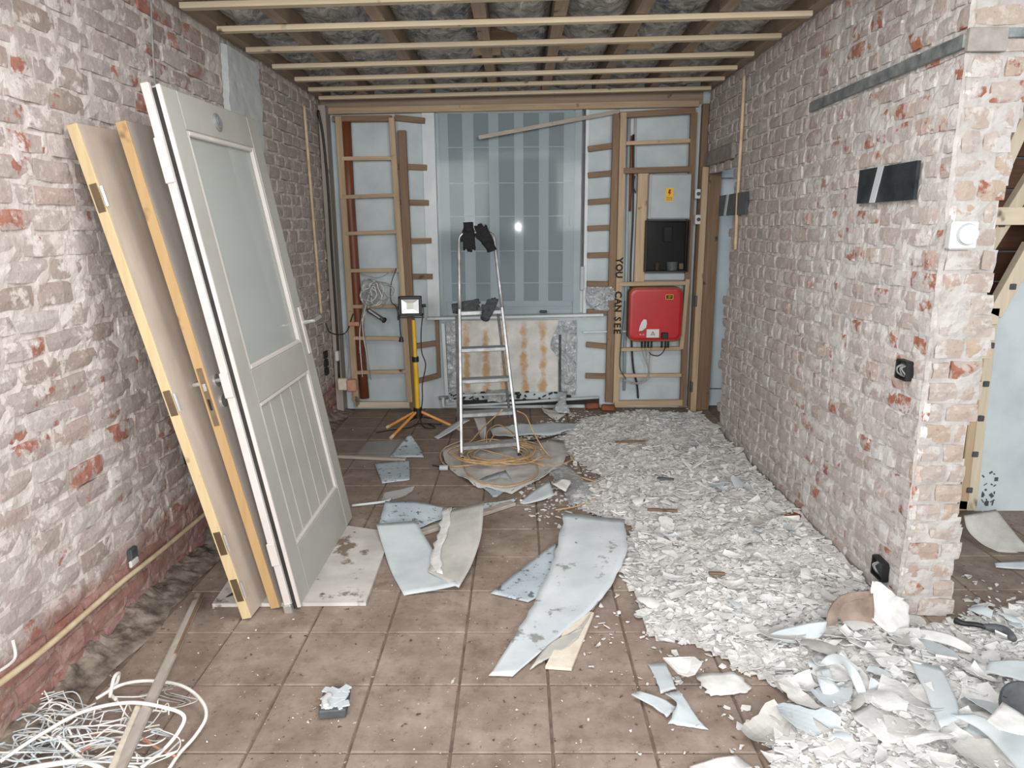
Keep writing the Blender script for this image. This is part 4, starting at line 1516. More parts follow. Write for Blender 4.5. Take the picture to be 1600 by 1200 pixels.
# rebated edge toward the camera: seal + outer edge strip
gp(MB().box((-Td / 2, -0.004, Hd / 2 - 0.004), (Td * 0.8, 0.010, Hd - 0.01)), 'rubber_seal', 'rubber')
gp(MB().cbox((-0.045, -0.016, Hd / 2 + 0.005), (0.03, 0.02, Hd + 0.01), 0.003), 'edge_strip', 'door_light')
gp(MB().cbox((-0.006, -0.006, Hd / 2), (0.016, 0.012, Hd), 0.002), 'edge_strip', 'door_light')
for zz in (0.26, 0.98, 1.82):
    gp(MB().cbox((-0.045, -0.030, zz), (0.034, 0.010, 0.10 if zz < 1.5 else 0.16), 0.003), 'edge_hinge', 'door_light')
gp(MB().cbox((-0.045, -0.024, 0.005), (0.034, 0.03, 0.05), 0.004), 'bottom_pivot', 'chrome')
c = Vector((0.0, Wd * 0.47, Hd - 0.075))
em = gp(MB().tube([(0.0, c.y, c.z), (0.006, c.y, c.z), (0.010, c.y, c.z)], [0.036, 0.036, 0.030], 24), 'round_plate', 'alu')
gp(MB().tube([(0.010, c.y, c.z), (0.013, c.y, c.z)], [0.024, 0.020], 20), 'plate_relief', 'steel_strip', em)
# handle plate + lever on far stile
hz = 1.05
hp_ = gp(MB().cbox((0.004, Wd - 0.045, hz), (0.008, 0.042, 0.24), 0.003), 'handle_plate', 'door_light')
gp(MB().tube(spline([(0.004, Wd - 0.045, hz + .04), (0.05, Wd - 0.045, hz + .04), (0.06, Wd - 0.03, hz + .04), (0.06, Wd + 0.07, hz + .045)], 5), 0.010, 10), 'lever_handle', 'chrome')

# white panel on the floor under the doors
pl = [fl(465, 952, 0.0), fl(576, 946, 0.0), fl(612, 832, 0.0), fl(560, 822, 0.0)]
pb = MB()
for_pts = [fl(332, 949, 0.0), fl(572, 947, 0.0), fl(612, 836, 0.0), fl(545, 826, 0.0), fl(400, 850, 0.0)]
pb.prism([Vector((p.x, p.y, 0.001)) for p in for_pts], (0, 0, 0.016))
tag(pb.build('board_panel', 'laminate'), 'dusty pale laminate panel lying under the leaning doors', 'panel')
hk = [fl(352, 936, .01), fl(362, 929, .02), fl(372, 926, .01), (fl(366, 932, .012))]
cable('black_hook', 'rubber', hk, 0.006, 'small black hook on the floor beside the first leaning door', 'hook')

# ================================================================== STEPLADDER
A0, A1 = Vector((-0.39, 4.50, 0)), Vector((0.005, 4.585, 0))
T0, T1 = Vector((-0.412, 4.93, 1.46)), Vector((-0.165, 4.975, 1.46))
ld = thing('step_ladder', 'aluminium step ladder with a tubular top hoop', 'ladder', (A0 + A1) / 2)


def at_y(p, q, py):
    a_, b_ = 0.0, 1.0
    for _ in range(40):
        m_ = (a_ + b_) / 2
        if pj(p.lerp(q, m_))[1] > py:
            a_ = m_
        else:
            b_ = m_
    return p.lerp(q, a_)


mid = (T0 + T1) / 2
L0, L1 = at_y(A0, T0, 490), at_y(A1, T1, 487)
for (a_, b_) in ((A0, L0), (A1, L1)):
    MB().bar(a_, b_ + (b_ - a_).normalized() * 0.03, 0.019, 0.045, (0, 1, 0.3), 0.003).build('stile', 'alu', ld)
    MB().cbox(a_ + Vector((0, 0, 0.02)), (0.03, 0.06, 0.04), 0.005).build('foot', 'rubber', ld)
hoop = [L0, L0.lerp(T0, .9), T0 + Vector((0.006, .01, .03)), T0 + Vector((0.05, .02, .06)), T1 + Vector((-.05, .02, .06)), T1 + Vector((-.006, .01, .03)), L1.lerp(T1, .9), L1]
hs = [hoop[0], hoop[0].lerp(hoop[1], .5)] + spline(hoop[1:-1], 6) + [hoop[-1].lerp(hoop[-2], .5), hoop[-1]]
MB().tube(hs, 0.0135, 10).build('hoop', 'alu', ld, smooth=True)
for py0, py1 in ((701, 694), (650, 645), (597, 593), (548, 545)):
    a_, b_ = at_y(A0, T0, py0), at_y(A1, T1, py1)
    d_ = (b_ - a_).normalized()
    bk = Vector((-d_.y, d_.x, 0))
    MB().bar(a_ + bk * 0.04, b_ + bk * 0.04, 0.028, 0.09, bk, 0.004).build('tread', 'alu', ld)
d_ = (L1 - L0).normalized()
bk = Vector((-d_.y, d_.x, 0))
MB().bar(L0 + bk * 0.10, L1 + bk * 0.10, 0.03, 0.22, bk, 0.004).build('platform', 'alu', ld)
R0, R1 = fl(716, 655), fl(797, 652)
q0, q1 = L0 + bk * 0.2 + Vector((0, 0, -.02)), L1 + bk * 0.2 + Vector((0, 0, -.02))
for (a_, b_) in ((R0, q0), (R1, q1)):
    MB().bar(a_, b_, 0.02, 0.035, (0, 1, 0), 0.003).build('rear_leg', 'alu', ld)
    MB().cbox(a_ + Vector((0, 0, 0.015)), (0.026, 0.045, 0.03), 0.004).build('foot', 'rubber', ld)
MB().bar(R0.lerp(q0, .25), R1.lerp(q1, .25), 0.02, 0.015, (0, 1, 0)).build('rear_brace', 'alu', ld)
mid_ = R0.lerp(q0, .6)
PLAT = (L0 + L1) / 2 + bk * 0.06 + Vector((0, 0, 0.016))


def glove(label, base, dirs, m, sc=1.0, flat=False):
    """work glove: skinned from tapered tubes and fused by a voxel remesh"""
    mb_ = MB()
    ux, uz, un = [Vector(d).normalized() for d in dirs]      # across, along to the fingertips, normal
    B_ = Vector(base)

    def P(a, b, c):
        return B_ + (ux * a + uz * b + un * c) * sc
    for k, q in enumerate((-0.03, -0.01, 0.01, 0.03)):
        mb_.tube([P(q * .95, -.06, 0), P(q, 0, 0.004), P(q * 1.1, .045, 0)], [0.019 * sc, 0.019 * sc, 0.015 * sc], 8)
        ln_ = (0.05, .062, .066, .05)[k]
        mb_.tube([P(q * 1.1, .04, 0), P(q * 1.25, .04 + ln_ * .55, 0.012), P(q * 1.3 + random.uniform(-.006, .006), .04 + ln_ * .95, -0.004)], [0.0135 * sc, 0.0125 * sc, 0.009 * sc], 8)
    mb_.tube([P(-.03, -.03, 0), P(-.055, 0.0, .012), P(-.066, .028, .012)], [0.018 * sc, 0.0145 * sc, 0.011 * sc], 8)
    mb_.tube([P(-.01, -.05, 0), P(0, -.085, 0), P(0, -.12, 0)], [0.034 * sc, 0.034 * sc, 0.037 * sc], 10)
    mb_.tube([P(.02, -.05, 0), P(.014, -.085, 0), P(.014, -.12, 0)], [0.026 * sc, 0.028 * sc, 0.03 * sc], 10)
    o = mb_.build('work_glove', m, smooth=True)
    rm = o.modifiers.new('fuse', 'REMESH')
    rm.mode = 'VOXEL'
    rm.voxel_size = 0.0045 * sc
    rm.use_smooth_shade = True
    sm = o.modifiers.new('soft', 'SMOOTH')
    sm.iterations = 3
    return tag(o, label, 'glove')


top = (T0 + T1) / 2 + Vector((0, 0.02, 0.06))
glove('left black work glove draped over the ladder hoop, fingers hanging down', top + Vector((-0.055, -0.024, -0.035)), ((1, 0.1, 0), (0.05, 0, -1), (0, -1, 0)), 'glove_black', 0.92)
glove('right black work glove on the ladder hoop, cuff hanging down', top + Vector((0.058, -0.026, -0.022)), ((1, 0.1, 0.1), (-0.45, 0, 1), (0, -1, 0)), 'glove_black', 0.92)
glove('left grey work glove lying on the ladder platform', PLAT + Vector((-0.09, 0.0, 0.02)), ((0.1, 0.35, 1), (1, 0.1, 0.15), (0, -1, 0.3)), 'glove_grey', 0.9)
glove('right grey work glove on the ladder platform with cuff hanging over the edge', PLAT + Vector((0.07, -0.075, 0.02)), ((1, 0.1, 0), (0.35, 0.6, 0.7), (0, -1, 0.6)), 'glove_grey', 0.85)

# ================================================================== FLOODLIGHT ON TRIPOD
fc = fl(655, 662)
fc = Vector((ony(652, 640, 5.30).x, 5.30, 0))
ft = thing('floodlight', 'black floodlight on a yellow telescopic tripod', 'floodlight', fc)
hub = ony(653, 641, 5.30)
hd = ony(641, 478, 5.30)
pt = Vector((ony(646, 500, 5.30).x, 5.30, ony(646, 500, 5.30).z))
MB().cyl(hub - Vector((0, 0, .03)), hub.lerp(pt, .57), 0.019, 14).build('pole', 'yellow', ft)
MB().cyl(hub.lerp(pt, .55), pt, 0.015, 14).build('pole', 'yellow', ft)
MB().cyl(hub.lerp(pt, .545), hub.lerp(pt, .60), 0.027, 14).build('clamp_collar', 'black', ft)
MB().cyl(hub - Vector((0, 0, .06)), hub + Vector((0, 0, .02)), 0.034, 14).build('leg_hub', 'black', ft)
for (px, py) in ((610, 685), (721, 672), (604, 668)):
    e = fl(px, py, 0.012)
    MB().tube([hub + (e - hub) * 0.05, hub + (e - hub) * .92], 0.011, 10).build('leg', 'orange', ft)
    MB().tube([hub + (e - hub) * 0.90, e], 0.013, 10).build('foot', 'conduit', ft)
    MB().tube([hub - Vector((0, 0, .05)), hub + (e - hub) * 0.35 + Vector((0, 0, -.01))], 0.006, 6).build('strut', 'black', ft)
Rh = Matrix.Rotation(0.12, 3, 'Z')
hw, hh_ = 0.178, 0.150
MB().cbox(hd, (hw, 0.05, hh_), 0.006, Rh).build('housing', 'black', ft)
fr = MB()
for (a, b, sx_, sz_) in ((-hw / 2 + .01, 0, .02, hh_), (hw / 2 - .01, 0, .02, hh_), (0, hh_ / 2 - .01, hw, .02), (0, -hh_ / 2 + .01, hw, .02)):
    fr.cbox(hd + Rh @ Vector((a, -0.03, b)), (sx_, 0.016, sz_), 0.003, Rh)
fr.build('bezel', 'black', ft)
rf = MB()
f0 = [(-.065, -.052), (.065, -.052), (.065, .052), (-.065, .052)]
f1 = [(-.024, -.024), (.024, -.024), (.024, .024), (-.024, .024)]
rf.add([hd + Rh @ Vector((a, -.030, b)) for a, b in f0] + [hd + Rh @ Vector((a, -.026, b)) for a, b in f1], [(0, 1, 5, 4), (1, 2, 6, 5), (2, 3, 7, 6), (3, 0, 4, 7)])
rf.build('reflector', 'lamp_reflector', ft)
MB().box(hd + Rh @ Vector((0, -.0265, 0)), (.05, .003, .05), Rh).build('light_chip', 'lamp_chip', ft)
br = MB()
br.tube([hd + Rh @ Vector((-hw / 2 - .006, 0.01, .0)), hd + Rh @ Vector((-hw / 2 - .012, 0.01, -.09)), hd + Rh @ Vector((hw / 2 + .012, 0.01, -.09)), hd + Rh @ Vector((hw / 2 + .006, 0.01, 0))], 0.006, 8)
br.build('bracket', 'dark_grey', ft)
MB().cyl(hd + Rh @ Vector((hw / 2, .01, .0)), hd + Rh @ Vector((hw / 2 + .03, .01, .0)), 0.012, 10).build('knob', 'black', ft)
cable('lamp_cable', 'cable_black', [hd + Vector((.09, .03, -.06)), ony(658, 520, 5.28), ony(659, 550, 5.27), ony(665, 570, 5.27), ony(660, 600, 5.28), ony(660, 625, 5.26), fl(657, 655, .05), fl(664, 668, .01), fl(680, 668, .008), fl(668, 662, .008)], 0.005, 'black cable hanging from the floodlight down its tripod')
cable('lamp_cable', 'cable_black', [hd + Vector((-.09, .02, -.05)), ony(622, 500, 5.27), ony(624, 492, 5.27), ony(625, 510, 5.27), ony(627, 530, 5.27)], 0.005, 'short black plug lead hanging left of the floodlight head')
tag(MB().tube([ony(627, 527, 5.27), ony(627, 534, 5.27)], [0.014, 0.02], 12).build('power_plug', 'black'), 'black plug at the end of the floodlight lead', 'plug')
cable('floor_cable', 'cable_black', [fl(588, 676, .008), fl(610, 672, .008), fl(640, 668, .01), fl(655, 662, .01), fl(690, 663, .008)], 0.005, 'black cable lying on the floor below the tripod')

# ================================================================== LOOSE THINGS ON THE FLOOR
def sheet(name, Lp, Rp, m, label, cat='wallpaper', n=18, k=10, th=0.0025, crum=0.006, jag=0.0, mback=None, arch=0.0):
    """thin solid sheet ruled between two pixel polylines with heights (px, py, z)"""
    Ls = spline([fl(*p) for p in Lp], 10)
    Rs = spline([fl(*p) for p in Rp], 10)

    def samp(S, t):
        x = t * (len(S) - 1)
        i = min(int(x), len(S) - 2)
        return S[i].lerp(S[i + 1], x - i)
    top = []
    sd = random.uniform(0, 90)
    for j in range(n + 1):
        a_, b_ = samp(Ls, j / n), samp(Rs, j / n)
        for i in range(k + 1):
            s = i / k
            s2 = s
            if jag and i in (0, k):
                s2 = s + random.uniform(-jag, jag)
            p = a_.lerp(b_, s2)
            if jag and j in (0, n):
                p += Vector((random.uniform(-1, 1), random.uniform(-1, 1), 0)) * jag * 0.05
            p.z += crum * (0.5 + frac(p.x + sd, p.y, 0, 7, 3)) + arch * math.sin(math.pi * s)
            p.z = max(p.z, 0.004)
            top.append(p)
    N = len(top)
    bot = [p - Vector((0, 0, th)) for p in top]
    q = lambda j, i: j * (k + 1) + i
    Ft, Fb = [], []
    for j in range(n):
        for i in range(k):
            f = (q(j, i), q(j, i + 1), q(j + 1, i + 1), q(j + 1, i))
            Ft.append(f)
            Fb.append(tuple(x + N for x in f[::-1]))
    ring = [q(0, i) for i in range(k + 1)] + [q(j, k) for j in range(1, n + 1)] + [q(n, i) for i in range(k - 1, -1, -1)] + [q(j, 0) for j in range(n - 1, 0, -1)]
    Fs = [(ring[(t + 1) % len(ring)], ring[t], ring[t] + N, ring[(t + 1) % len(ring)] + N) for t in range(len(ring))]
    me = bpy.data.meshes.new(name)
    V = top + bot
    c = sum(V, Vector()) / len(V)
    c.z = min(v.z for v in V)
    me.from_pydata([tuple(v - c) for v in V], [], Ft + Fb + Fs)
    me.materials.append(MAT[m])
    if mback:
        me.materials.append(MAT[mback])
        for pi in range(len(Ft), len(Ft) + len(Fb)):
            me.polygons[pi].material_index = 1
    me.polygons.foreach_set('use_smooth', [True] * (len(Ft) * 2) + [False] * len(Fs))
    me.update()
    o = bpy.data.objects.new(name, me)
    o.location = c
    link(o)
    return tag(o, label, cat)


# folded V-shaped strip
sheet('wallpaper_strip', [(588, 819, .06), (597, 850, .03), (611, 892, .006), (631, 930, .004)], [(650, 814, .06), (672, 852, .03), (692, 880, .016), (716, 915, .03)], 'paper', 'pale blue limb of the V-shaped wallpaper strip on the tiles', th=0.003, crum=0.003)
sheet('wallpaper_strip', [(703, 797, .07), (690, 832, .045), (678, 868, .03), (668, 893, .022)], [(756, 783, .13), (752, 835, .08), (738, 880, .04), (717, 918, .03)], 'paper_back', 'grey backed upright limb of the V-shaped wallpaper strip', th=0.003, crum=0.003)
sheet('torn_edge', [(694, 795, .066), (684, 830, .046), (675, 868, .031), (676, 892, .024)], [(709, 794, .078), (697, 832, .056), (688, 870, .04), (692, 897, .028)], 'chip', 'ragged white torn edge along the V-shaped wallpaper strip', jag=.25, k=4, crum=0.005, th=.0015)
# long spotted sheet
sheet('wallpaper_sheet', [(882, 802, .06), (868, 862, .03), (838, 935, .012), (800, 1000, .008), (764, 1056, .006)], [(976, 812, .05), (978, 868, .04), (940, 935, .02), (885, 985, .012), (800, 1058, .006)], 'paper_spotted', 'long pale spotted wallpaper sheet lying toward the camera', n=28, jag=.02)
sheet('wallpaper_sheet', [(905, 985, .018), (905, 985, .018), (860, 1005, .014), (828, 1046, .008)], [(935, 940, .02), (925, 955, .02), (900, 1000, .016), (872, 1020, .012)], 'paper_back', 'grey torn end beside the long spotted wallpaper sheet', n=14, jag=.04, crum=0.004)
sheet('wallpaper_sheet', [(868, 848, .02), (830, 878, .008), (795, 905, .006), (767, 928, .004)], [(870, 895, .01), (858, 915, .008), (845, 930, .006), (825, 941, .004)], 'paper_dotted', 'dotted blue wallpaper scrap under the long spotted sheet', n=14)
pw_ = [fl(852, 1046), fl(893, 1049), fl(928, 962), fl(900, 955)]
tag(MB().prism([Vector((p.x, p.y, .002)) for p in pw_], (0, 0, 0.012)).build('skirting_piece', 'wool'), 'cream skirting board offcut under the long spotted sheet', 'board')
# dotted sheet behind the V
sheet('wallpaper_sheet', [(602, 784, .06), (650, 784, .05), (705, 794, .03), (770, 785, .02), (808, 778, .02)], [(590, 828, .01), (640, 830, .006), (690, 812, .006), (750, 800, .006), (802, 786, .006)], 'paper_dotted', 'dotted blue grey wallpaper sheet curling behind the V-shaped strip', n=24)
tag(MB().bar(fl(640, 838, .012), fl(802, 786, .012), 0.05, 0.02, (0, 0, 1), .003).build('skirting_length', 'dustywood_x'), 'dusty pale skirting length lying along the dotted sheet', 'board')
sheet('wallpaper_scrap', [(585, 724, .01), (590, 738, .006), (597, 755, .004)], [(639, 718, .01), (640, 735, .006), (640, 750, .004)], 'paper_dotted', 'square dotted wallpaper scrap beside the glazed door', n=10)
sheet('wallpaper_scrap', [(638, 680, .07), (620, 700, .02), (606, 716, .004)], [(642, 680, .07), (655, 698, .02), (662, 714, .004)], 'paper_dotted', 'tented dotted wallpaper scrap below the tripod', n=10)
sheet('wallpaper_scrap', [(572, 692, .006), (560, 705, .005), (552, 716, .004)], [(640, 686, .006), (636, 700, .005), (620, 713, .004)], 'clear', 'clear plastic scrap on the floor below the tripod', 'plastic', n=8)
tag(MB().bar(fl(528, 713, .012), fl(634, 718, .012), 0.035, 0.02, (0, 0, 1), .003).build('loose_batten', 'dustywood_x'), 'dusty batten on the floor right of the glazed door', 'batten')
sheet('wallpaper_scrap', [(600, 770, .03), (625, 766, .03), (648, 760, .03)], [(596, 782, .006), (625, 778, .008), (645, 768, .012)], 'clear', 'glossy curled plastic strip beside the dotted sheet', 'plastic', n=10)
cable('white_lath', 'white_paint', [fl(550, 790, .012), fl(600, 784, .014), fl(610, 780, .014)], 0.008, 'thin white crusted stick beside the glazed door', 'stick')
# sheets below and behind the ladder
sheet('plastic_sheet', [(700, 696, .02), (692, 712, .008), (705, 735, .006), (740, 762, .004)], [(880, 690, .03), (885, 712, .02), (870, 735, .012), (800, 772, .005)], 'paper_dust', 'large grey plastic sheet under the coiled cable', 'plastic', n=14, k=18, crum=0.025)
sheet('plastic_sheet', [(740, 752, .01), (762, 768, .006), (770, 776, .004)], [(790, 735, .02), (800, 756, .008), (776, 776, .004)], 'paper_dotted', 'blue dotted corner peeking from the grey plastic sheet', 'plastic', n=8)
sheet('wallpaper_scrap', [(678, 683, .01), (700, 668, .05), (724, 652, .11)], [(684, 686, .01), (706, 674, .05), (734, 656, .11)], 'paper', 'narrow pale strip propped against the ladder foot', n=8, k=4)
sheet('wallpaper_scrap', [(740, 652, .14), (745, 665, .10), (752, 688, .01)], [(758, 650, .14), (760, 668, .10), (757, 692, .01)], 'paper_dust', 'drooping grey paper under the third ladder tread', n=10, k=4)
sheet('wallpaper_scrap', [(765, 672, .03), (800, 665, .05), (850, 662, .03), (905, 662, .01)], [(770, 684, .01), (815, 682, .012), (860, 680, .01), (912, 672, .005)], 'paper', 'long pale wavy paper strip behind the ladder', n=14, k=6, crum=0.02)
sheet('foil_scrap', [(845, 636, .05), (858, 642, .05), (870, 646, .02)], [(850, 648, .02), (868, 656, .01), (884, 654, .005)], 'paper_dust', 'grey crumpled paper lump below the torn foil flap', n=8, k=6, crum=0.05)
sheet('foil_scrap', [(876, 612, .16), (872, 630, .10), (862, 645, .03)], [(886, 614, .16), (884, 630, .10), (893, 650, .01)], 'foil_wall', 'silver foil tail hanging to the floor from the torn flap', 'foil', n=10, k=5, crum=0.03)
sheet('foil_scrap', [(764, 601, .20), (760, 615, .15), (762, 632, .08)], [(790, 600, .20), (795, 615, .15), (790, 630, .08)], 'foil_wall', 'grey foil rag hanging behind the ladder below the stained board', 'foil', n=10, k=6, crum=0.03)
cable('thin_rod', 'rubber', [fl(820, 690, .012), fl(862, 683, .012), fl(906, 673, .012)], 0.006, 'thin dark rod lying right of the ladder foot', 'rod')
sheet('wallpaper_scrap', [(812, 786, .004), (835, 766, .02), (858, 752, .05)], [(818, 788, .004), (845, 783, .01), (866, 775, .02)], 'paper', 'pale blue triangular scrap right of the coiled cable', n=8, k=5)
sheet('wallpaper_scrap', [(850, 735, .02), (870, 752, .01), (890, 790, .005)], [(880, 726, .03), (908, 745, .02), (935, 782, .006)], 'clear', 'translucent plastic strip right of the coiled cable', 'plastic', n=10)
sheet('wallpaper_scrap', [(862, 756, .05), (875, 764, .04), (884, 768, .03)], [(878, 748, .06), (890, 750, .05), (892, 756, .04)], 'chip', 'white paper scrap on the translucent plastic strip', n=6, k=5)
# right foreground: big curled sheets
sheet('curled_wallpaper', [(1289, 986, .02), (1293, 958, .08), (1306, 937, .14), (1328, 926, .175), (1360, 924, .185)], [(1309, 984, .02), (1309, 965, .08), (1316, 948, .13), (1332, 938, .16), (1362, 932, .175)], 'paper_brown', 'brown curled wallpaper arch standing in the rubble by the pier', n=20, crum=0.004)
sheet('curled_wallpaper', [(1308, 944, .13), (1312, 962, .08), (1318, 980, .04)], [(1364, 928, .17), (1366, 955, .11), (1364, 980, .05)], 'paper_brown', 'brown inner face of the curled wallpaper by the pier', n=10, crum=0.004)
sheet('plaster_slab', [(1364, 908, .20), (1358, 935, .14), (1360, 962, .09), (1400, 1000, .03)], [(1378, 910, .20), (1400, 930, .14), (1420, 945, .09), (1420, 988, .03)], 'chip', 'jagged white plaster slab leaning on the pier foot', n=14, jag=.05, th=0.006)
sheet('wallpaper_sheet', [(1203, 992, .05), (1230, 982, .06), (1262, 974, .08), (1292, 972, .09)], [(1212, 1003, .02), (1240, 1006, .02), (1270, 1002, .03), (1290, 988, .05)], 'paper', 'pale blue leaf shaped wallpaper scrap left of the brown curl', n=12)
sheet('wallpaper_sheet', [(1274, 1045, .03), (1290, 1026, .07), (1310, 1024, .10), (1336, 1045, .09), (1352, 1075, .05), (1358, 1108, .02)], [(1276, 1048, .03), (1295, 1040, .05), (1315, 1040, .07), (1330, 1062, .06), (1340, 1085, .03), (1350, 1110, .02)], 'paper', 'pale ribbed strip arching over the rubble in the right foreground', n=20, k=6)
sheet('wallpaper_sheet', [(1274, 1048, .05), (1280, 1070, .04), (1290, 1092, .02)], [(1296, 1044, .05), (1302, 1062, .05), (1314, 1078, .03)], 'paper', 'pale flap hanging left of the ribbed arching strip', n=8, k=5)
sheet('wallpaper_sheet', [(1488, 1116, .06), (1530, 1140, .05), (1570, 1180, .04), (1610, 1230, .03)], [(1520, 1115, .07), (1560, 1130, .08), (1610, 1150, .09), (1660, 1180, .08)], 'paper', 'large curved blue grey sheet in the bottom right corner', n=16)
sheet('wallpaper_sheet', [(1540, 1128, .12), (1555, 1112, .13), (1566, 1098, .13)], [(1560, 1142, .12), (1605, 1150, .12), (1650, 1150, .12)], 'chip', 'bright white triangular sheet beside the grey cap', n=10)
sheet('wallpaper_sheet', [(1235, 1105, .03), (1262, 1130, .03), (1290, 1152, .02), (1330, 1178, .015)], [(1246, 1108, .03), (1274, 1124, .04), (1305, 1146, .03), (1340, 1172, .015)], 'paper_dust', 'narrow grey strip running diagonally across the right foreground', n=14, k=5)
sheet('wallpaper_sheet', [(1330, 1120, .04), (1360, 1145, .04), (1380, 1162, .02)], [(1360, 1100, .04), (1392, 1120, .05), (1425, 1160, .02)], 'chip_grey', 'wide grey flake sheet right of the ribbed arch', n=10, jag=.04)
sheet('wallpaper_sheet', [(1420, 1030, .05), (1445, 1080, .06), (1470, 1140, .04)], [(1470, 1045, .06), (1490, 1085, .06), (1500, 1125, .05)], 'paper', 'bluish broad sheet amid the right foreground rubble', n=10, jag=.03)
sheet('wallpaper_sheet', [(1540, 1050, .06), (1580, 1060, .05), (1620, 1075, .05)], [(1545, 1035, .06), (1590, 1032, .07), (1630, 1030, .08)], 'paper', 'light blue sheet behind the grey cap at right', n=10, jag=.02)
sheet('wallpaper_sheet', [(1424, 982, .05), (1460, 985, .05), (1500, 1000, .05), (1520, 1012, .04)], [(1430, 996, .03), (1460, 1002, .03), (1490, 1012, .03), (1518, 1020, .03)], 'chip_grey', 'long curved flake in front of the pier foot', n=12, k=6)
# debris cluster left of the field
sheet('wallpaper_scrap', [(1012, 1037, .006), (1025, 1062, .006), (1032, 1085, .006)], [(1040, 1037, .006), (1050, 1060, .006), (1056, 1078, .006)], 'paper', 'narrow upright pale strip at the left edge of the foreground rubble', n=8, jag=.03)
sheet('wallpaper_scrap', [(986, 1086, .02), (1020, 1105, .012), (1042, 1122, .008)], [(1000, 1080, .02), (1035, 1092, .014), (1058, 1105, .008)], 'paper', 'torn pale scrap crossing the narrow upright strip', n=8, jag=.05)
sheet('wallpaper_scrap', [(1040, 1085, .02), (1058, 1102, .02), (1045, 1130, .006)], [(1062, 1080, .02), (1088, 1120, .01), (1108, 1140, .005)], 'paper', 'jagged pale scrap below the narrow upright strip', n=8, jag=.06)
sheet('wallpaper_scrap', [(1090, 1055, .01), (1100, 1075, .01), (1108, 1088, .006)], [(1145, 1050, .01), (1172, 1070, .01), (1170, 1082, .006)], 'chip', 'white irregular flake between the tiles and the rubble', n=8, jag=.06)
sheet('wallpaper_scrap', [(1078, 1196, .008), (1110, 1188, .01), (1150, 1180, .01)], [(1076, 1210, .004), (1110, 1215, .004), (1175, 1200, .004)], 'chip', 'white sheet edge at the bottom centre right', n=8)
# other-room curled paper
sheet('curled_wallpaper', [(1506, 806, .14), (1512, 828, .08), (1535, 850, .03), (1560, 862, .01)], [(1556, 796, .16), (1575, 820, .12), (1600, 850, .07), (1620, 865, .03)], 'paper_dust', 'dusty curled wallpaper sheet in the next room under the white wall', n=14, crum=0.004)
sheet('wallpaper_scrap', [(1554, 880, .02), (1580, 878, .02), (1620, 876, .02)], [(1556, 886, .012), (1580, 888, .01), (1620, 890, .01)], 'paper', 'small pale strip on the floor of the next room', n=6, k=4)

# ---- tan cable coil
cc = fl(778, 722)
ccl = thing('cable_coil', 'tan cable coil tangled around the ladder feet with loose loops', 'cable', cc)
for k in range(8):
    pts = []
    ph = random.uniform(0, 6.28)
    cx_, cy_ = cc.x + random.uniform(-.05, .05), cc.y + random.uniform(-.05, .05)
    for q in range(13):
        a_ = ph + q * 0.53
        rr = random.uniform(.95, 1.05)
        pts.append((cx_ + (.20 + .012 * k) * rr * math.cos(a_), cy_ + (.17 + .01 * k) * rr * math.sin(a_), 0.045 + 0.004 * k + random.uniform(0, .02)))
    MB().tube(spline(pts, 6), 0.0045, 5).build('coil_loop', 'cable_tan', ccl, smooth=True)
tl = [[(722, 688, .05), (695, 700, .03), (688, 715, .02), (700, 728, .02), (740, 726, .04), (800, 716, .05), (845, 718, .03), (850, 700, .03), (820, 690, .04), (770, 700, .05)],
      [(785, 640, .42), (755, 668, .25), (735, 690, .1), (718, 700, .04), (735, 745, .03), (790, 760, .03), (835, 745, .03), (840, 725, .03)],
      [(808, 642, .36), (822, 650, .30), (832, 672, .2), (848, 700, .08), (862, 716, .03), (880, 735, .02), (915, 748, .015), (938, 756, .012), (935, 775, .012), (905, 790, .012), (868, 797, .012)],
      [(760, 692, .10), (762, 674, .12), (780, 664, .12), (805, 680, .08), (812, 706, .05), (850, 728, .03), (895, 718, .02), (880, 706, .02), (850, 706, .03)],
      [(765, 690, .10), (775, 678, .12), (795, 676, .1), (820, 690, .06), (838, 705, .04), (862, 720, .03), (850, 726, .03), (790, 712, .05), (745, 700, .06)]]
for k, pts in enumerate(tl):
    MB().tube(spline([fl(*p) for p in pts], 8), 0.0045, 5).build('loose_loop', 'cable_tan', ccl, smooth=True)
cn = thing('cable_connector', 'grey cable connector lying left of the coil', 'connector', fl(692, 730))
MB().cyl(fl(687, 731, .02), fl(700, 731, .02), 0.018, 12).build('sleeve', 'grey_box', cn)
MB().cyl(fl(676, 727, .02), fl(688, 730, .02), 0.005, 8).build('lead', 'cable_black', cn)

# ---- foreground left: stick and wire tangle
a_, b_ = fl(312, 930, .015), fl(180, 1215, .14)
sk_ = thing('wooden_stick', 'long splintered batten lying over the wire tangle at the lower left', 'batten', a_)
dr_ = (b_ - a_).normalized()
mbk = MB()
for i in range(12):
    pass
pts = [a_.lerp(b_, i / 11) + Vector((random.uniform(-.003, .003), 0, random.uniform(-.002, .002))) for i in range(12)]
mbk.bar(a_, b_, 0.034, 0.022, (0.3, 0, 1), 0.005)
mbk.build('shaft', 'dustywood_y', sk_)
MB().bar(a_.lerp(b_, .72) + Vector((-.03, 0, .0)), b_ + Vector((-.012, 0, .012)), 0.018, 0.014, (0.2, 0, 1), .003).build('split_strip', 'wool', sk_)
MB().bar(a_.lerp(b_, .0) + Vector((.012, 0, .006)), a_.lerp(b_, .45) + Vector((.012, 0, .004)), 0.012, 0.012, (0.2, 0, 1), .003).build('dark_splinter', 'brown_y', sk_)
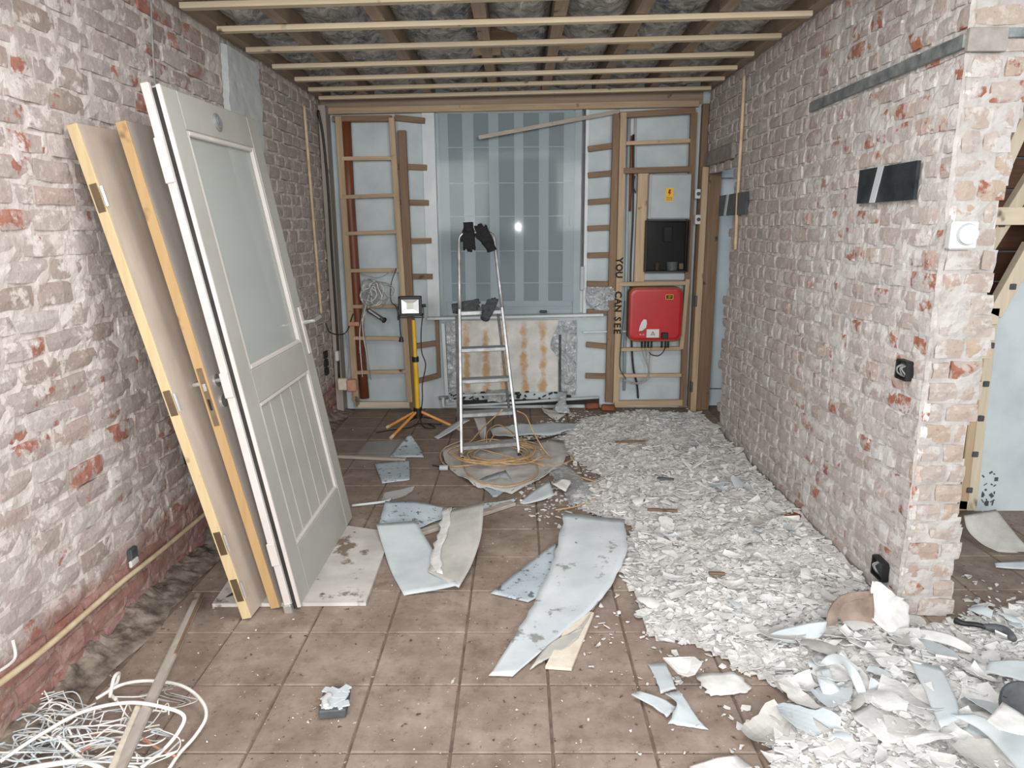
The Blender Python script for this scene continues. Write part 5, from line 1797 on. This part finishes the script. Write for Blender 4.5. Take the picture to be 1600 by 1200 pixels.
wt = [
    ([(0, 1190, .06), (60, 1150, .08), (130, 1112, .10), (200, 1098, .12), (255, 1105, .12), (287, 1118, .10), (280, 1142, .07), (255, 1172, .04), (220, 1200, .03)], .006, 'cable_white', 'thick white cable arching over the batten in the lower left'),
    ([(150, 1092, .03), (190, 1070, .04), (235, 1064, .05), (285, 1072, .05), (315, 1095, .04), (322, 1120, .03), (305, 1150, .02), (280, 1178, .015), (262, 1205, .012)], .006, 'cable_white', 'outermost white cable loop on the tiles lower left'),
    ([(172, 1090, .05), (178, 1060, .10), (186, 1052, .09), (182, 1068, .04), (170, 1080, .02), (182, 1094, .015)], .006, 'cable_white', 'short upright white cable loop by the left wall'),
    ([(118, 1180, .03), (150, 1162, .04), (180, 1155, .05), (215, 1150, .04), (245, 1168, .03), (275, 1182, .02)], .004, 'cable_red', 'pinkish wire crossing under the batten'),
    ([(115, 1158, .03), (145, 1148, .03), (180, 1142, .03), (230, 1160, .02), (250, 1170, .015)], .003, 'cable_red', 'thin reddish wire behind the batten'),
    ([(195, 1196, .02), (215, 1200, .03), (222, 1215, .02)], .004, 'cable_white', 'tiny white cable end at the bottom beside the batten'),
    ([(90, 1150, .06), (110, 1170, .05), (135, 1190, .04), (160, 1200, .03)], .006, 'cable_white', 'stiff white cable sticking through the bluish wire bundle'),
    ([(0, 1210, .04), (70, 1196, .05), (130, 1190, .05), (165, 1205, .04)], .008, 'cable_white', 'thick white cable at the bottom left corner'),
]
for k, (pts, r_, m_, lb) in enumerate(wt):
    cable('loose_cable', m_, [fl(*p) for p in pts], r_, lb)
for m_, lb in (('cable_white', 'white fine wires bundled at the lower left corner under the batten'), ('paper', 'bluish fine wires bundled at the lower left corner under the batten')):
    wbm = MB()
    for k in range(22):
        c0 = fl(random.uniform(10, 215), random.uniform(1115, 1205), 0)
        pts = []
        ph = random.uniform(0, 6.28)
        rx, ry = random.uniform(.05, .17), random.uniform(.03, .09)
        for q in range(8):
            a2 = ph + q * random.uniform(.5, .8)
            pts.append((c0.x + rx * math.cos(a2) + random.uniform(-.01, .01), c0.y + ry * math.sin(a2) + random.uniform(-.01, .01), random.uniform(.008, .07)))
        wbm.tube(spline(pts, 6), random.uniform(.0018, .0032), 5)
    tag(wbm.build('wire_bundle', m_, smooth=True, kind='stuff'), lb, 'wires')
wbm = MB()
for k in range(6):
    pts = [fl(240 + 9 * k, 1066 + 7 * q + 3 * k + random.uniform(-3, 3), .02 + .008 * k) + Vector((.05 * math.sin(q * 1.5 + k), 0, 0)) for q in range(5)]
    wbm.tube(spline(pts, 5), .0022, 4)
tag(wbm.build('fine_wires', 'paper_dust', smooth=True, kind='stuff'), 'fine grey wires lying right of the batten inside the white loop', 'wires')

# ---- switch box on the tiles
p = fl(524, 1103, 0)
R_ = Matrix.Rotation(0.12, 3, 'Z')
bx = thing('flat_box', 'small dark metal plate box crusted with white plaster on the tiles', 'box', p)
MB().cbox(p + Vector((0, 0, .016)), (0.088, 0.128, 0.03), 0.004, R_).build('case', 'dark_grey', bx)
pm = MB()
for k in range(26):
    q = p + R_ @ Vector((random.uniform(-.03, .036), random.uniform(-.05, .055), .031))
    pm.cbox(q, (random.uniform(.012, .04), random.uniform(.012, .045), random.uniform(.004, .009)), .002, Matrix.Rotation(random.uniform(0, 3), 3, 'Z'))
pm.build('plaster_crust', 'paper', bx, kind='stuff')
MB().tube(spline([p + R_ @ Vector((-.02, -.05, .035)), p + R_ @ Vector((-.028, -.02, .038)), p + R_ @ Vector((-.018, .01, .036))], 5), [.012] * 11, 8).build('plaster_lump', 'chip_grey', bx, smooth=True)

# ---- grey cap at the right edge
p = fl(1603, 1098, .10)
cp = thing('round_lid', 'dark grey round plastic cap at the right edge on the rubble', 'cap', p - Vector((0, 0, .06)))
ax = Vector((-.35, -.55, .75)).normalized()
MB().tube([p - ax * .05, p - ax * .045, p - ax * .005, p, p + ax * .001, p - ax * .012], [.06, .066, .068, .062, .046, .044], 32).build('rim', 'dark_grey', cp, smooth=False)
MB().tube([p - ax * .014, p - ax * .004], [.03, .026], 24).build('inner_ring', 'rubber', cp)

# ---- black handled tool
tl_ = thing('scraper', 'dark handled scraper lying beside the pier foot', 'tool', fl(1540, 985, .03))
MB().tube(spline([fl(1492, 969, .05), fl(1505, 974, .05), fl(1525, 976, .05), (fl(1540, 980, .05))], 5), [.012, .014, .012, .012, .011, .010, .010, .010, .010, .010, .010, .010, .010, .010, .010, .010], 10).build('handle', 'black', tl_, smooth=True)
MB().tube(spline([fl(1536, 979, .05), fl(1556, 982, .05), fl(1572, 987, .05), fl(1584, 999, .05)], 5), [.010, .012, .014, .016, .017, .018, .018, .018, .018, .018, .018, .017, .016, .015, .014, .012], 10).build('grip', 'dark_grey', tl_, smooth=True)

# grey cable behind pier
cable('pier_cable', 'cable_white', [fl(1480, 905, .02), fl(1486, 885, .06), fl(1484, 862, .14), fl(1478, 850, .18)], 0.006, 'white cable loop hanging behind the pier in the next room')

# ================================================================== NEXT ROOM BEYOND THE PIER
pf = fl(1525, 798)
YN2 = pf.y
poly = [(1522, 800), (1553, 484), (1605, 392), (1700, 250), (1900, 250), (1900, 815)]
nx_ = MB().prism([ony(a, b, YN2) for a, b in poly], (0, 0.05, 0))
tag(nx_.build('wall_next', 'plaster_wall', origin=(0, 0, 0), kind='structure'))
MB().box((3.4, 4.4, 1.3), (0.1, 3.9, 2.6)).build('wall_side', 'plaster_wall', origin=(0, 0, 0), kind='structure')
YN3 = YN2 + 0.75
MB().box((2.6, YN3 + 0.35, 1.3), (1.9, 0.05, 2.7)).build('wall_far', 'plaster_wall', origin=(0, 0, 0), kind='structure')
t = thing('timber_frame', 'pale timber frame around the white wall in the next room', 'frame', pf)
yq = YN2 - 0.03
for (a, b, wd, m) in (((1531, 510), (1500, 795), 0.045, 'pine_z'), ((1546, 505), (1514, 795), 0.05, 'pale_z'), ((1550, 492), (1612, 382), 0.075, 'pale_z'), ((1528, 494), (1556, 494), 0.09, 'pale_x'), ((1494, 786), (1516, 788), 0.05, 'pale_x'), ((1505, 652), (1530, 650), 0.03, 'pale_x')):
    MB().bar(ony(a[0], a[1], yq), ony(b[0], b[1], yq), wd, 0.05, (0, 1, 0)).build('stud', m, t)
for (a, b) in (((1530, 338), (1900, 336)),):
    MB().bar(ony(a[0], a[1], yq - .05), ony(b[0], b[1], yq - .05), 0.085, 0.05, (0, 1, 0)).build('cross_beam', 'pale_x', t)
for (a, b) in (((1534, 400), (1698, 138)), ((1566, 262), (1622, 138))):
    MB().bar(ony(a[0], a[1], yq), ony(b[0], b[1], yq), 0.06, 0.05, (0, 1, 0)).build('rafter', 'pale_z', t)
for k, (px, py) in enumerate(((1549, 540), (1541, 600), (1533, 654), (1524, 710), (1515, 766), (1583, 448), (1566, 350))):
    p = ony(px, py, yq - .03)
    MB().cbox(p, (0.03, 0.012, 0.03), 0.003).build('clip', 'dark_grey', t)
# brown boards under the stairs
bs = thing('stair_boards', 'dark brown boards behind the pale rafters in the next room', 'boards', (2.6, YN2 + .3, 1.0))
for k in range(9):
    z = 1.08 + 0.165 * k
    MB().bar((1.6, YN2 + .30, z + .08), (3.5, YN2 + .30, z + .08), 0.155, 0.03, (0, 1, 0), .004).build('board', 'dark_x', bs)
tag(MB().bar(ony(1565, 128, YN2 - .1), ony(1900, 126, YN2 - .1), 0.10, 0.06, (0, 1, 0)).build('head_beam', 'dustywood_x'), 'grey beam under the lintel in the next room', 'beam')
sp_ = ony(1560, 730, YN2 - .004)
sm_ = MB()
for k in range(18):
    sm_.cbox(ony(random.uniform(1535, 1562), random.uniform(735, 790), YN2 - .002), (random.uniform(.004, .02), .003, random.uniform(.004, .03)), .001, Matrix.Rotation(random.uniform(-1, 1), 3, 'Y'))
tag(sm_.build('mould_stain', 'dark_grey', kind='stuff'), 'dark mould flecks at the foot of the white wall in the next room', 'mould')

# ================================================================== RUBBLE FIELD
fr_ = random.Random(77)


def paper_flakes(n, region, smin, smax, name, label, group, cat):
    made = 0
    while made < n:
        px, py = fr_.uniform(region[0], region[2]), fr_.uniform(region[1], region[3])
        p = fl(px, py, 0)
        if (XR - 0.1 < p.x < 1.82 and p.y > YP - 0.12) or p.x > 3.0 or not inpoly(p.x, p.y):
            continue
        made += 1
        L, W_ = fr_.uniform(smin, smax), fr_.uniform(.35, .8)
        cv, tw = fr_.uniform(-.8, 1.6), fr_.uniform(-.5, .5)
        n1, n2 = 8, 5
        V, top, bot = [], [], []
        e0, e1 = [fr_.uniform(.75, 1.1) for _ in range(n1 + 1)], [fr_.uniform(.75, 1.1) for _ in range(n1 + 1)]
        for a in range(n1 + 1):
            s_ = a / n1 - .5
            for b in range(n2 + 1):
                t_ = b / n2 - .5
                wd = W_ * (1 - 1.4 * s_ * s_) * (e0[a] if t_ < 0 else e1[a])
                V.append(Vector((L * s_, L * t_ * wd, L * (cv * (s_ * s_ - .12) * .5 + tw * s_ * t_ + .25 * cv * t_ * t_))))
        N = len(V)
        V += [v - Vector((0, 0, .002)) for v in V]
        q = lambda a, b: a * (n2 + 1) + b
        Fc = []
        for a in range(n1):
            for b in range(n2):
                f = (q(a, b), q(a + 1, b), q(a + 1, b + 1), q(a, b + 1))
                Fc += [f, tuple(x + N for x in f[::-1])]
        ring = [q(0, b) for b in range(n2 + 1)] + [q(a, n2) for a in range(1, n1 + 1)] + [q(n1, b) for b in range(n2 - 1, -1, -1)] + [q(a, 0) for a in range(n1 - 1, 0, -1)]
        Fc += [(ring[k], ring[(k + 1) % len(ring)], ring[(k + 1) % len(ring)] + N, ring[k] + N) for k in range(len(ring))]
        me = bpy.data.meshes.new(name)
        me.from_pydata([tuple(v) for v in V], [], Fc)
        mk = fr_.choice(('paper', 'chip', 'chip', 'chip_grey', 'paper_dust'))
        me.materials.append(MAT[mk])
        cw = {'paper': 'bluish', 'chip': 'white', 'chip_grey': 'light grey', 'paper_dust': 'dusty beige grey'}[mk]
        o = bpy.data.objects.new(name, me)
        o.location = (p.x, p.y, max(mound(p.x, p.y), 0) + .012 + L * .06)
        o.rotation_euler = (fr_.gauss(0, .16), fr_.gauss(0, .16), fr_.uniform(0, 6.28))
        link(o)
        tag(o, cw + ' ' + label, cat, cw + ' ' + group)


poly_px = [(905, 655), (1000, 640), (1095, 645), (1128, 690), (1210, 770), (1290, 845), (1390, 950), (1430, 975), (1480, 968), (1640, 930), (1700, 1100), (1640, 1230), (1200, 1230), (1190, 1150), (1240, 1090), (1170, 1060), (1080, 1010), (1005, 1000), (985, 930), (955, 875), (985, 825), (905, 800), (880, 770), (940, 745), (890, 720), (860, 690)]
poly_w = [fl(a, b) for a, b in poly_px]
poly_w = poly_w[:2] + [Vector((1.30, 5.75, 0)), Vector((1.80, 5.70, 0)), Vector((1.80, 4.0, 0)), Vector((1.80, YP + 0.05, 0))] + poly_w[7:]
PXA = np.array([(p.x, p.y) for p in poly_w])


def inpoly(x, y, P=PXA):
    n = len(P)
    c = False
    j = n - 1
    for i in range(n):
        if (P[i][1] > y) != (P[j][1] > y) and x < (P[j][0] - P[i][0]) * (y - P[i][1]) / (P[j][1] - P[i][1]) + P[i][0]:
            c = not c
        j = i
    return c


def edist(x, y, P=PXA):
    q = np.array((x, y))
    A = P
    B2 = np.roll(P, -1, 0)
    d = B2 - A
    t = np.clip(((q - A) * d).sum(1) / (d * d).sum(1), 0, 1)
    return np.sqrt((((A + d * t[:, None]) - q) ** 2).sum(1)).min()


def mound(x, y):
    if not inpoly(x, y):
        return -0.03
    e = edist(x, y)
    h = min(e / 0.22, 1.0)
    near_wall = max(0.0, 1 - abs(x - XR) / 0.35) * (1 if y > YP else 0)
    return (0.003 + 0.036 * h * (0.62 + 0.8 * frac(x, y, 0, 3.2, 3)) + 0.018 * h * frac(x, y, 3, 11, 3) + 0.03 * near_wall * h)


res = 0.024
xs_ = np.arange(-0.15, 3.1, res)
ys_ = np.arange(1.5, 5.95, res)
V, idx = [], {}
H_ = {}
for j, y in enumerate(ys_):
    for i, x in enumerate(xs_):
        if x > XR - 0.02 and y > YP + 0.02 and x < 1.72:
            z = -0.03
        elif x > 1.70 and y > 3.0:
            z = -0.03
        else:
            z = mound(x, y) + (0.008 * mnoise.noise(Vector((x * 60, y * 60, 1))) if True else 0)
        H_[(i, j)] = z
Fc = []
for j in range(len(ys_) - 1):
    for i in range(len(xs_) - 1):
        hs_ = [H_[(i, j)], H_[(i + 1, j)], H_[(i + 1, j + 1)], H_[(i, j + 1)]]
        if max(hs_) < 0.0 or min(hs_) < -0.02:
            continue
        f = []
        for (a, b) in ((i, j), (i + 1, j), (i + 1, j + 1), (i, j + 1)):
            if (a, b) not in idx:
                idx[(a, b)] = len(V)
                V.append((xs_[a], ys_[b], H_[(a, b)]))
            f.append(idx[(a, b)])
        Fc.append(tuple(f))
rub = np_obj('plaster_rubble', V, Fc, 'rubble', kind='stuff')
tag(rub, 'bed of crushed pale plaster rubble along the right wall', 'rubble')


def chip_shape(s, seed):
    r = random.Random(seed)
    n = r.randint(5, 8)
    el = r.uniform(0.45, 1.0)
    ang = sorted(r.uniform(0, 6.283) for _ in range(n))
    ring = [(s * r.uniform(.7, 1.1) * math.cos(a), s * el * r.uniform(.7, 1.1) * math.sin(a)) for a in ang]
    th = min(0.006, s * 0.14)
    cv = r.uniform(-0.35, 0.55) * s
    z = lambda x, y: cv * ((x * x + y * y * .4) / (s * s) - .35)
    V = [(0, 0, z(0, 0) + th / 2)] + [(x, y, z(x, y) + th / 2) for x, y in ring] + [(x * .97, y * .97, z(x, y) - th / 2) for x, y in ring]
    Fc = [(0, 1 + i, 1 + (i + 1) % n) for i in range(n)]
    Fc += [(1 + i, 1 + n + i, 1 + n + (i + 1) % n, 1 + (i + 1) % n) for i in range(n)]
    Fc += [tuple(1 + n + i for i in range(n))[::-1]]
    return V, Fc


def rot(tx, ty, a):
    return Matrix.Rotation(a, 3, 'Z') @ Matrix.Rotation(tx, 3, 'X') @ Matrix.Rotation(ty, 3, 'Y')


cand = []
tries = 0
while len(cand) < 15000 and tries < 120000:
    tries += 1
    # sample in the picture's floor area so that near and far get similar cover
    x, y = random.uniform(-0.1, 3.0), 1.5 + 4.4 * random.random() ** 1.25
    if x > 1.70 and y > 2.95:
        continue
    if XR - 0.03 < x < 1.76 and y > YP - 0.03:
        continue
    ins = inpoly(x, y)
    if not ins:
        if edist(x, y) > 0.28 or random.random() > (0.22 if y > 3.4 and x < 0.6 else 0.06):
            continue
    elif random.random() > 0.25 + min(edist(x, y) / .12, 1):
        continue
    s = min(0.006 + random.expovariate(1 / 0.0085), 0.06)
    if not ins:
        s = min(s, .022)
    cand.append((x, y, s))
cand_vis = sorted(range(len(cand)), key=lambda i: -(cand[i][2] / max((Vector((cand[i][0], cand[i][1], 0)) - CAM).length, 1)) if infr((cand[i][0], cand[i][1], 0)) else 0)
single = set(cand_vis[:300])
lib = [chip_shape(0.03, 500 + i) for i in range(24)]
lib_me = {}
sV = {0: [], 1: []}
sF = {0: [], 1: []}
for i, (x, y, s) in enumerate(cand):
    k = random.randrange(24)
    sc_ = s / 0.03
    R3 = rot(random.gauss(0, .17), random.gauss(0, .17), random.uniform(0, 6.28))
    z = max(mound(x, y), 0.0) + 0.003 + s * 0.08
    g = 0 if random.random() < .62 else 1
    if i in single:
        key = (k, g)
        if key not in lib_me:
            me = bpy.data.meshes.new('plaster_chip')
            me.from_pydata(lib[k][0], [], lib[k][1])
            me.materials.append(MAT['chip' if g == 0 else 'chip_grey'])
            lib_me[key] = me
        o = bpy.data.objects.new('plaster_chip', lib_me[key])
        o.matrix_world = Matrix.Translation((x, y, z)) @ R3.to_4x4() @ Matrix.Scale(sc_, 4)
        link(o)
        tag(o, ('white', 'greyish')[g] + ' flat plaster chip lying loose on the rubble bed', 'plaster chip', ('white', 'greyish')[g] + ' plaster chips on the rubble bed')
    else:
        b0 = len(sV[g])
        sV[g] += [tuple(Vector((x, y, z)) + R3 @ (Vector(v) * sc_)) for v in lib[k][0]]
        sF[g] += [tuple(q + b0 for q in f) for f in lib[k][1]]
tag(np_obj('small_plaster_flakes', sV[0], sF[0], 'chip', kind='stuff'), 'white small plaster flakes strewn over the rubble bed', 'flakes')
tag(np_obj('grey_plaster_flakes', sV[1], sF[1], 'chip_grey', kind='stuff'), 'greyish small plaster flakes strewn over the rubble bed', 'flakes')

# crumbs scattered over bare tiles
sV, sF = [], []
for i in range(1000):
    px, py = random.uniform(150, 1500), 640 + 560 * random.random()
    p = fl(px, py)
    if p.x < XL + .03 or inpoly(p.x, p.y) or (p.x > XR - .05 and p.y > YP - .03):
        continue
    s = 0.0015 + random.expovariate(1 / 0.0018)
    k = random.randrange(24)
    R3 = rot(random.gauss(0, .4), random.gauss(0, .4), random.uniform(0, 6.28))
    b0 = len(sV)
    sV += [tuple(Vector((p.x, p.y, s * .25 + .001)) + R3 @ (Vector(v) * (min(s, .012) / .03))) for v in lib[k][0]]
    sF += [tuple(q + b0 for q in f) for f in lib[k][1]]
tag(np_obj('floor_crumbs', sV, sF, 'chip_grey', kind='stuff'), 'tiny plaster crumbs scattered over the bare tiles', 'crumbs')
# dirt strip along the foot of the left wall
V, Fc = [], []
ny_, nx2 = 240, 12
for j in range(ny_ + 1):
    y = 1.2 + 4.7 * j / ny_
    wd_ = 0.13 + 0.05 * frac(0, y, 0, 3, 3)
    for i in range(nx2 + 1):
        s = i / nx2
        x = XL - 0.004 + wd_ * s
        z = 0.075 * (1 - s) ** 1.5 * (0.7 + .6 * frac(x, y, 0, 8, 3)) + 0.010 * mnoise.noise(Vector((x * 45, y * 45, 0))) * (1 - s)
        V.append((x, y, z - 0.004 * (s > .99)))
Fc = [(j * (nx2 + 1) + i, j * (nx2 + 1) + i + 1, (j + 1) * (nx2 + 1) + i + 1, (j + 1) * (nx2 + 1) + i) for j in range(ny_) for i in range(nx2)]
MAT['dirt'] = simple('dirt', (78, 68, 60), (146, 134, 122), 16, 0.95, bs=.6)
tag(np_obj('dirt_strip', V, Fc, 'dirt', kind='stuff'), 'dark dirt and mortar dust along the foot of the left wall', 'dirt')

paper_flakes(70, (1180, 960, 1640, 1200), .06, .19, 'wallpaper_flake', 'curved torn wallpaper flake lying in the right foreground rubble', 'torn wallpaper flakes in the right foreground', 'wallpaper')
paper_flakes(60, (960, 700, 1400, 960), .04, .12, 'plaster_flake', 'thin curved plaster flake lying in the middle rubble', 'thin plaster flakes in the middle rubble', 'plaster flake')
# distinct bigger debris in the field
for k, (px, py, L, a, m, lb) in enumerate(((1035, 797, .16, .12, 'brown_x', 'short brown wood splinter lying in the middle of the rubble'), (1040, 748, .10, .3, 'dark_grey', 'dark splinter in the rubble below the right stud frame'), (985, 690, .22, -.12, 'brown_x', 'thin brown splinter in the far rubble'), (1120, 896, .07, .1, 'brown_x', 'small brown splinter in the near rubble'))):
    p = fl(px, py, .06)
    d = Vector((math.cos(a), -math.sin(a), 0)) * L / 2
    tag(MB().bar(p - d, p + d, 0.022, 0.012, (0, 0, 1), .003).build('wood_splinter', m), lb, 'splinter')
for k, (px, py, s) in enumerate(((1180, 882, .05), (1068, 1040, .07), (1240, 805, .05), (1225, 795, .04))):
    p = fl(px, py, .06)
    Vv, Ff = chip_shape(s, 900 + k)
    mm = MB().add([p + Vector(v) for v in Vv], Ff)
    tag(mm.build('plaster_lump', 'chip' if k != 2 else 'rust_red'), ('bright white flake in the middle of the near rubble', 'broad white flake at the near tip of the rubble', 'reddish stone at the foot of the right wall', 'pale stone beside the reddish stone at the right wall foot')[k], 'flake')
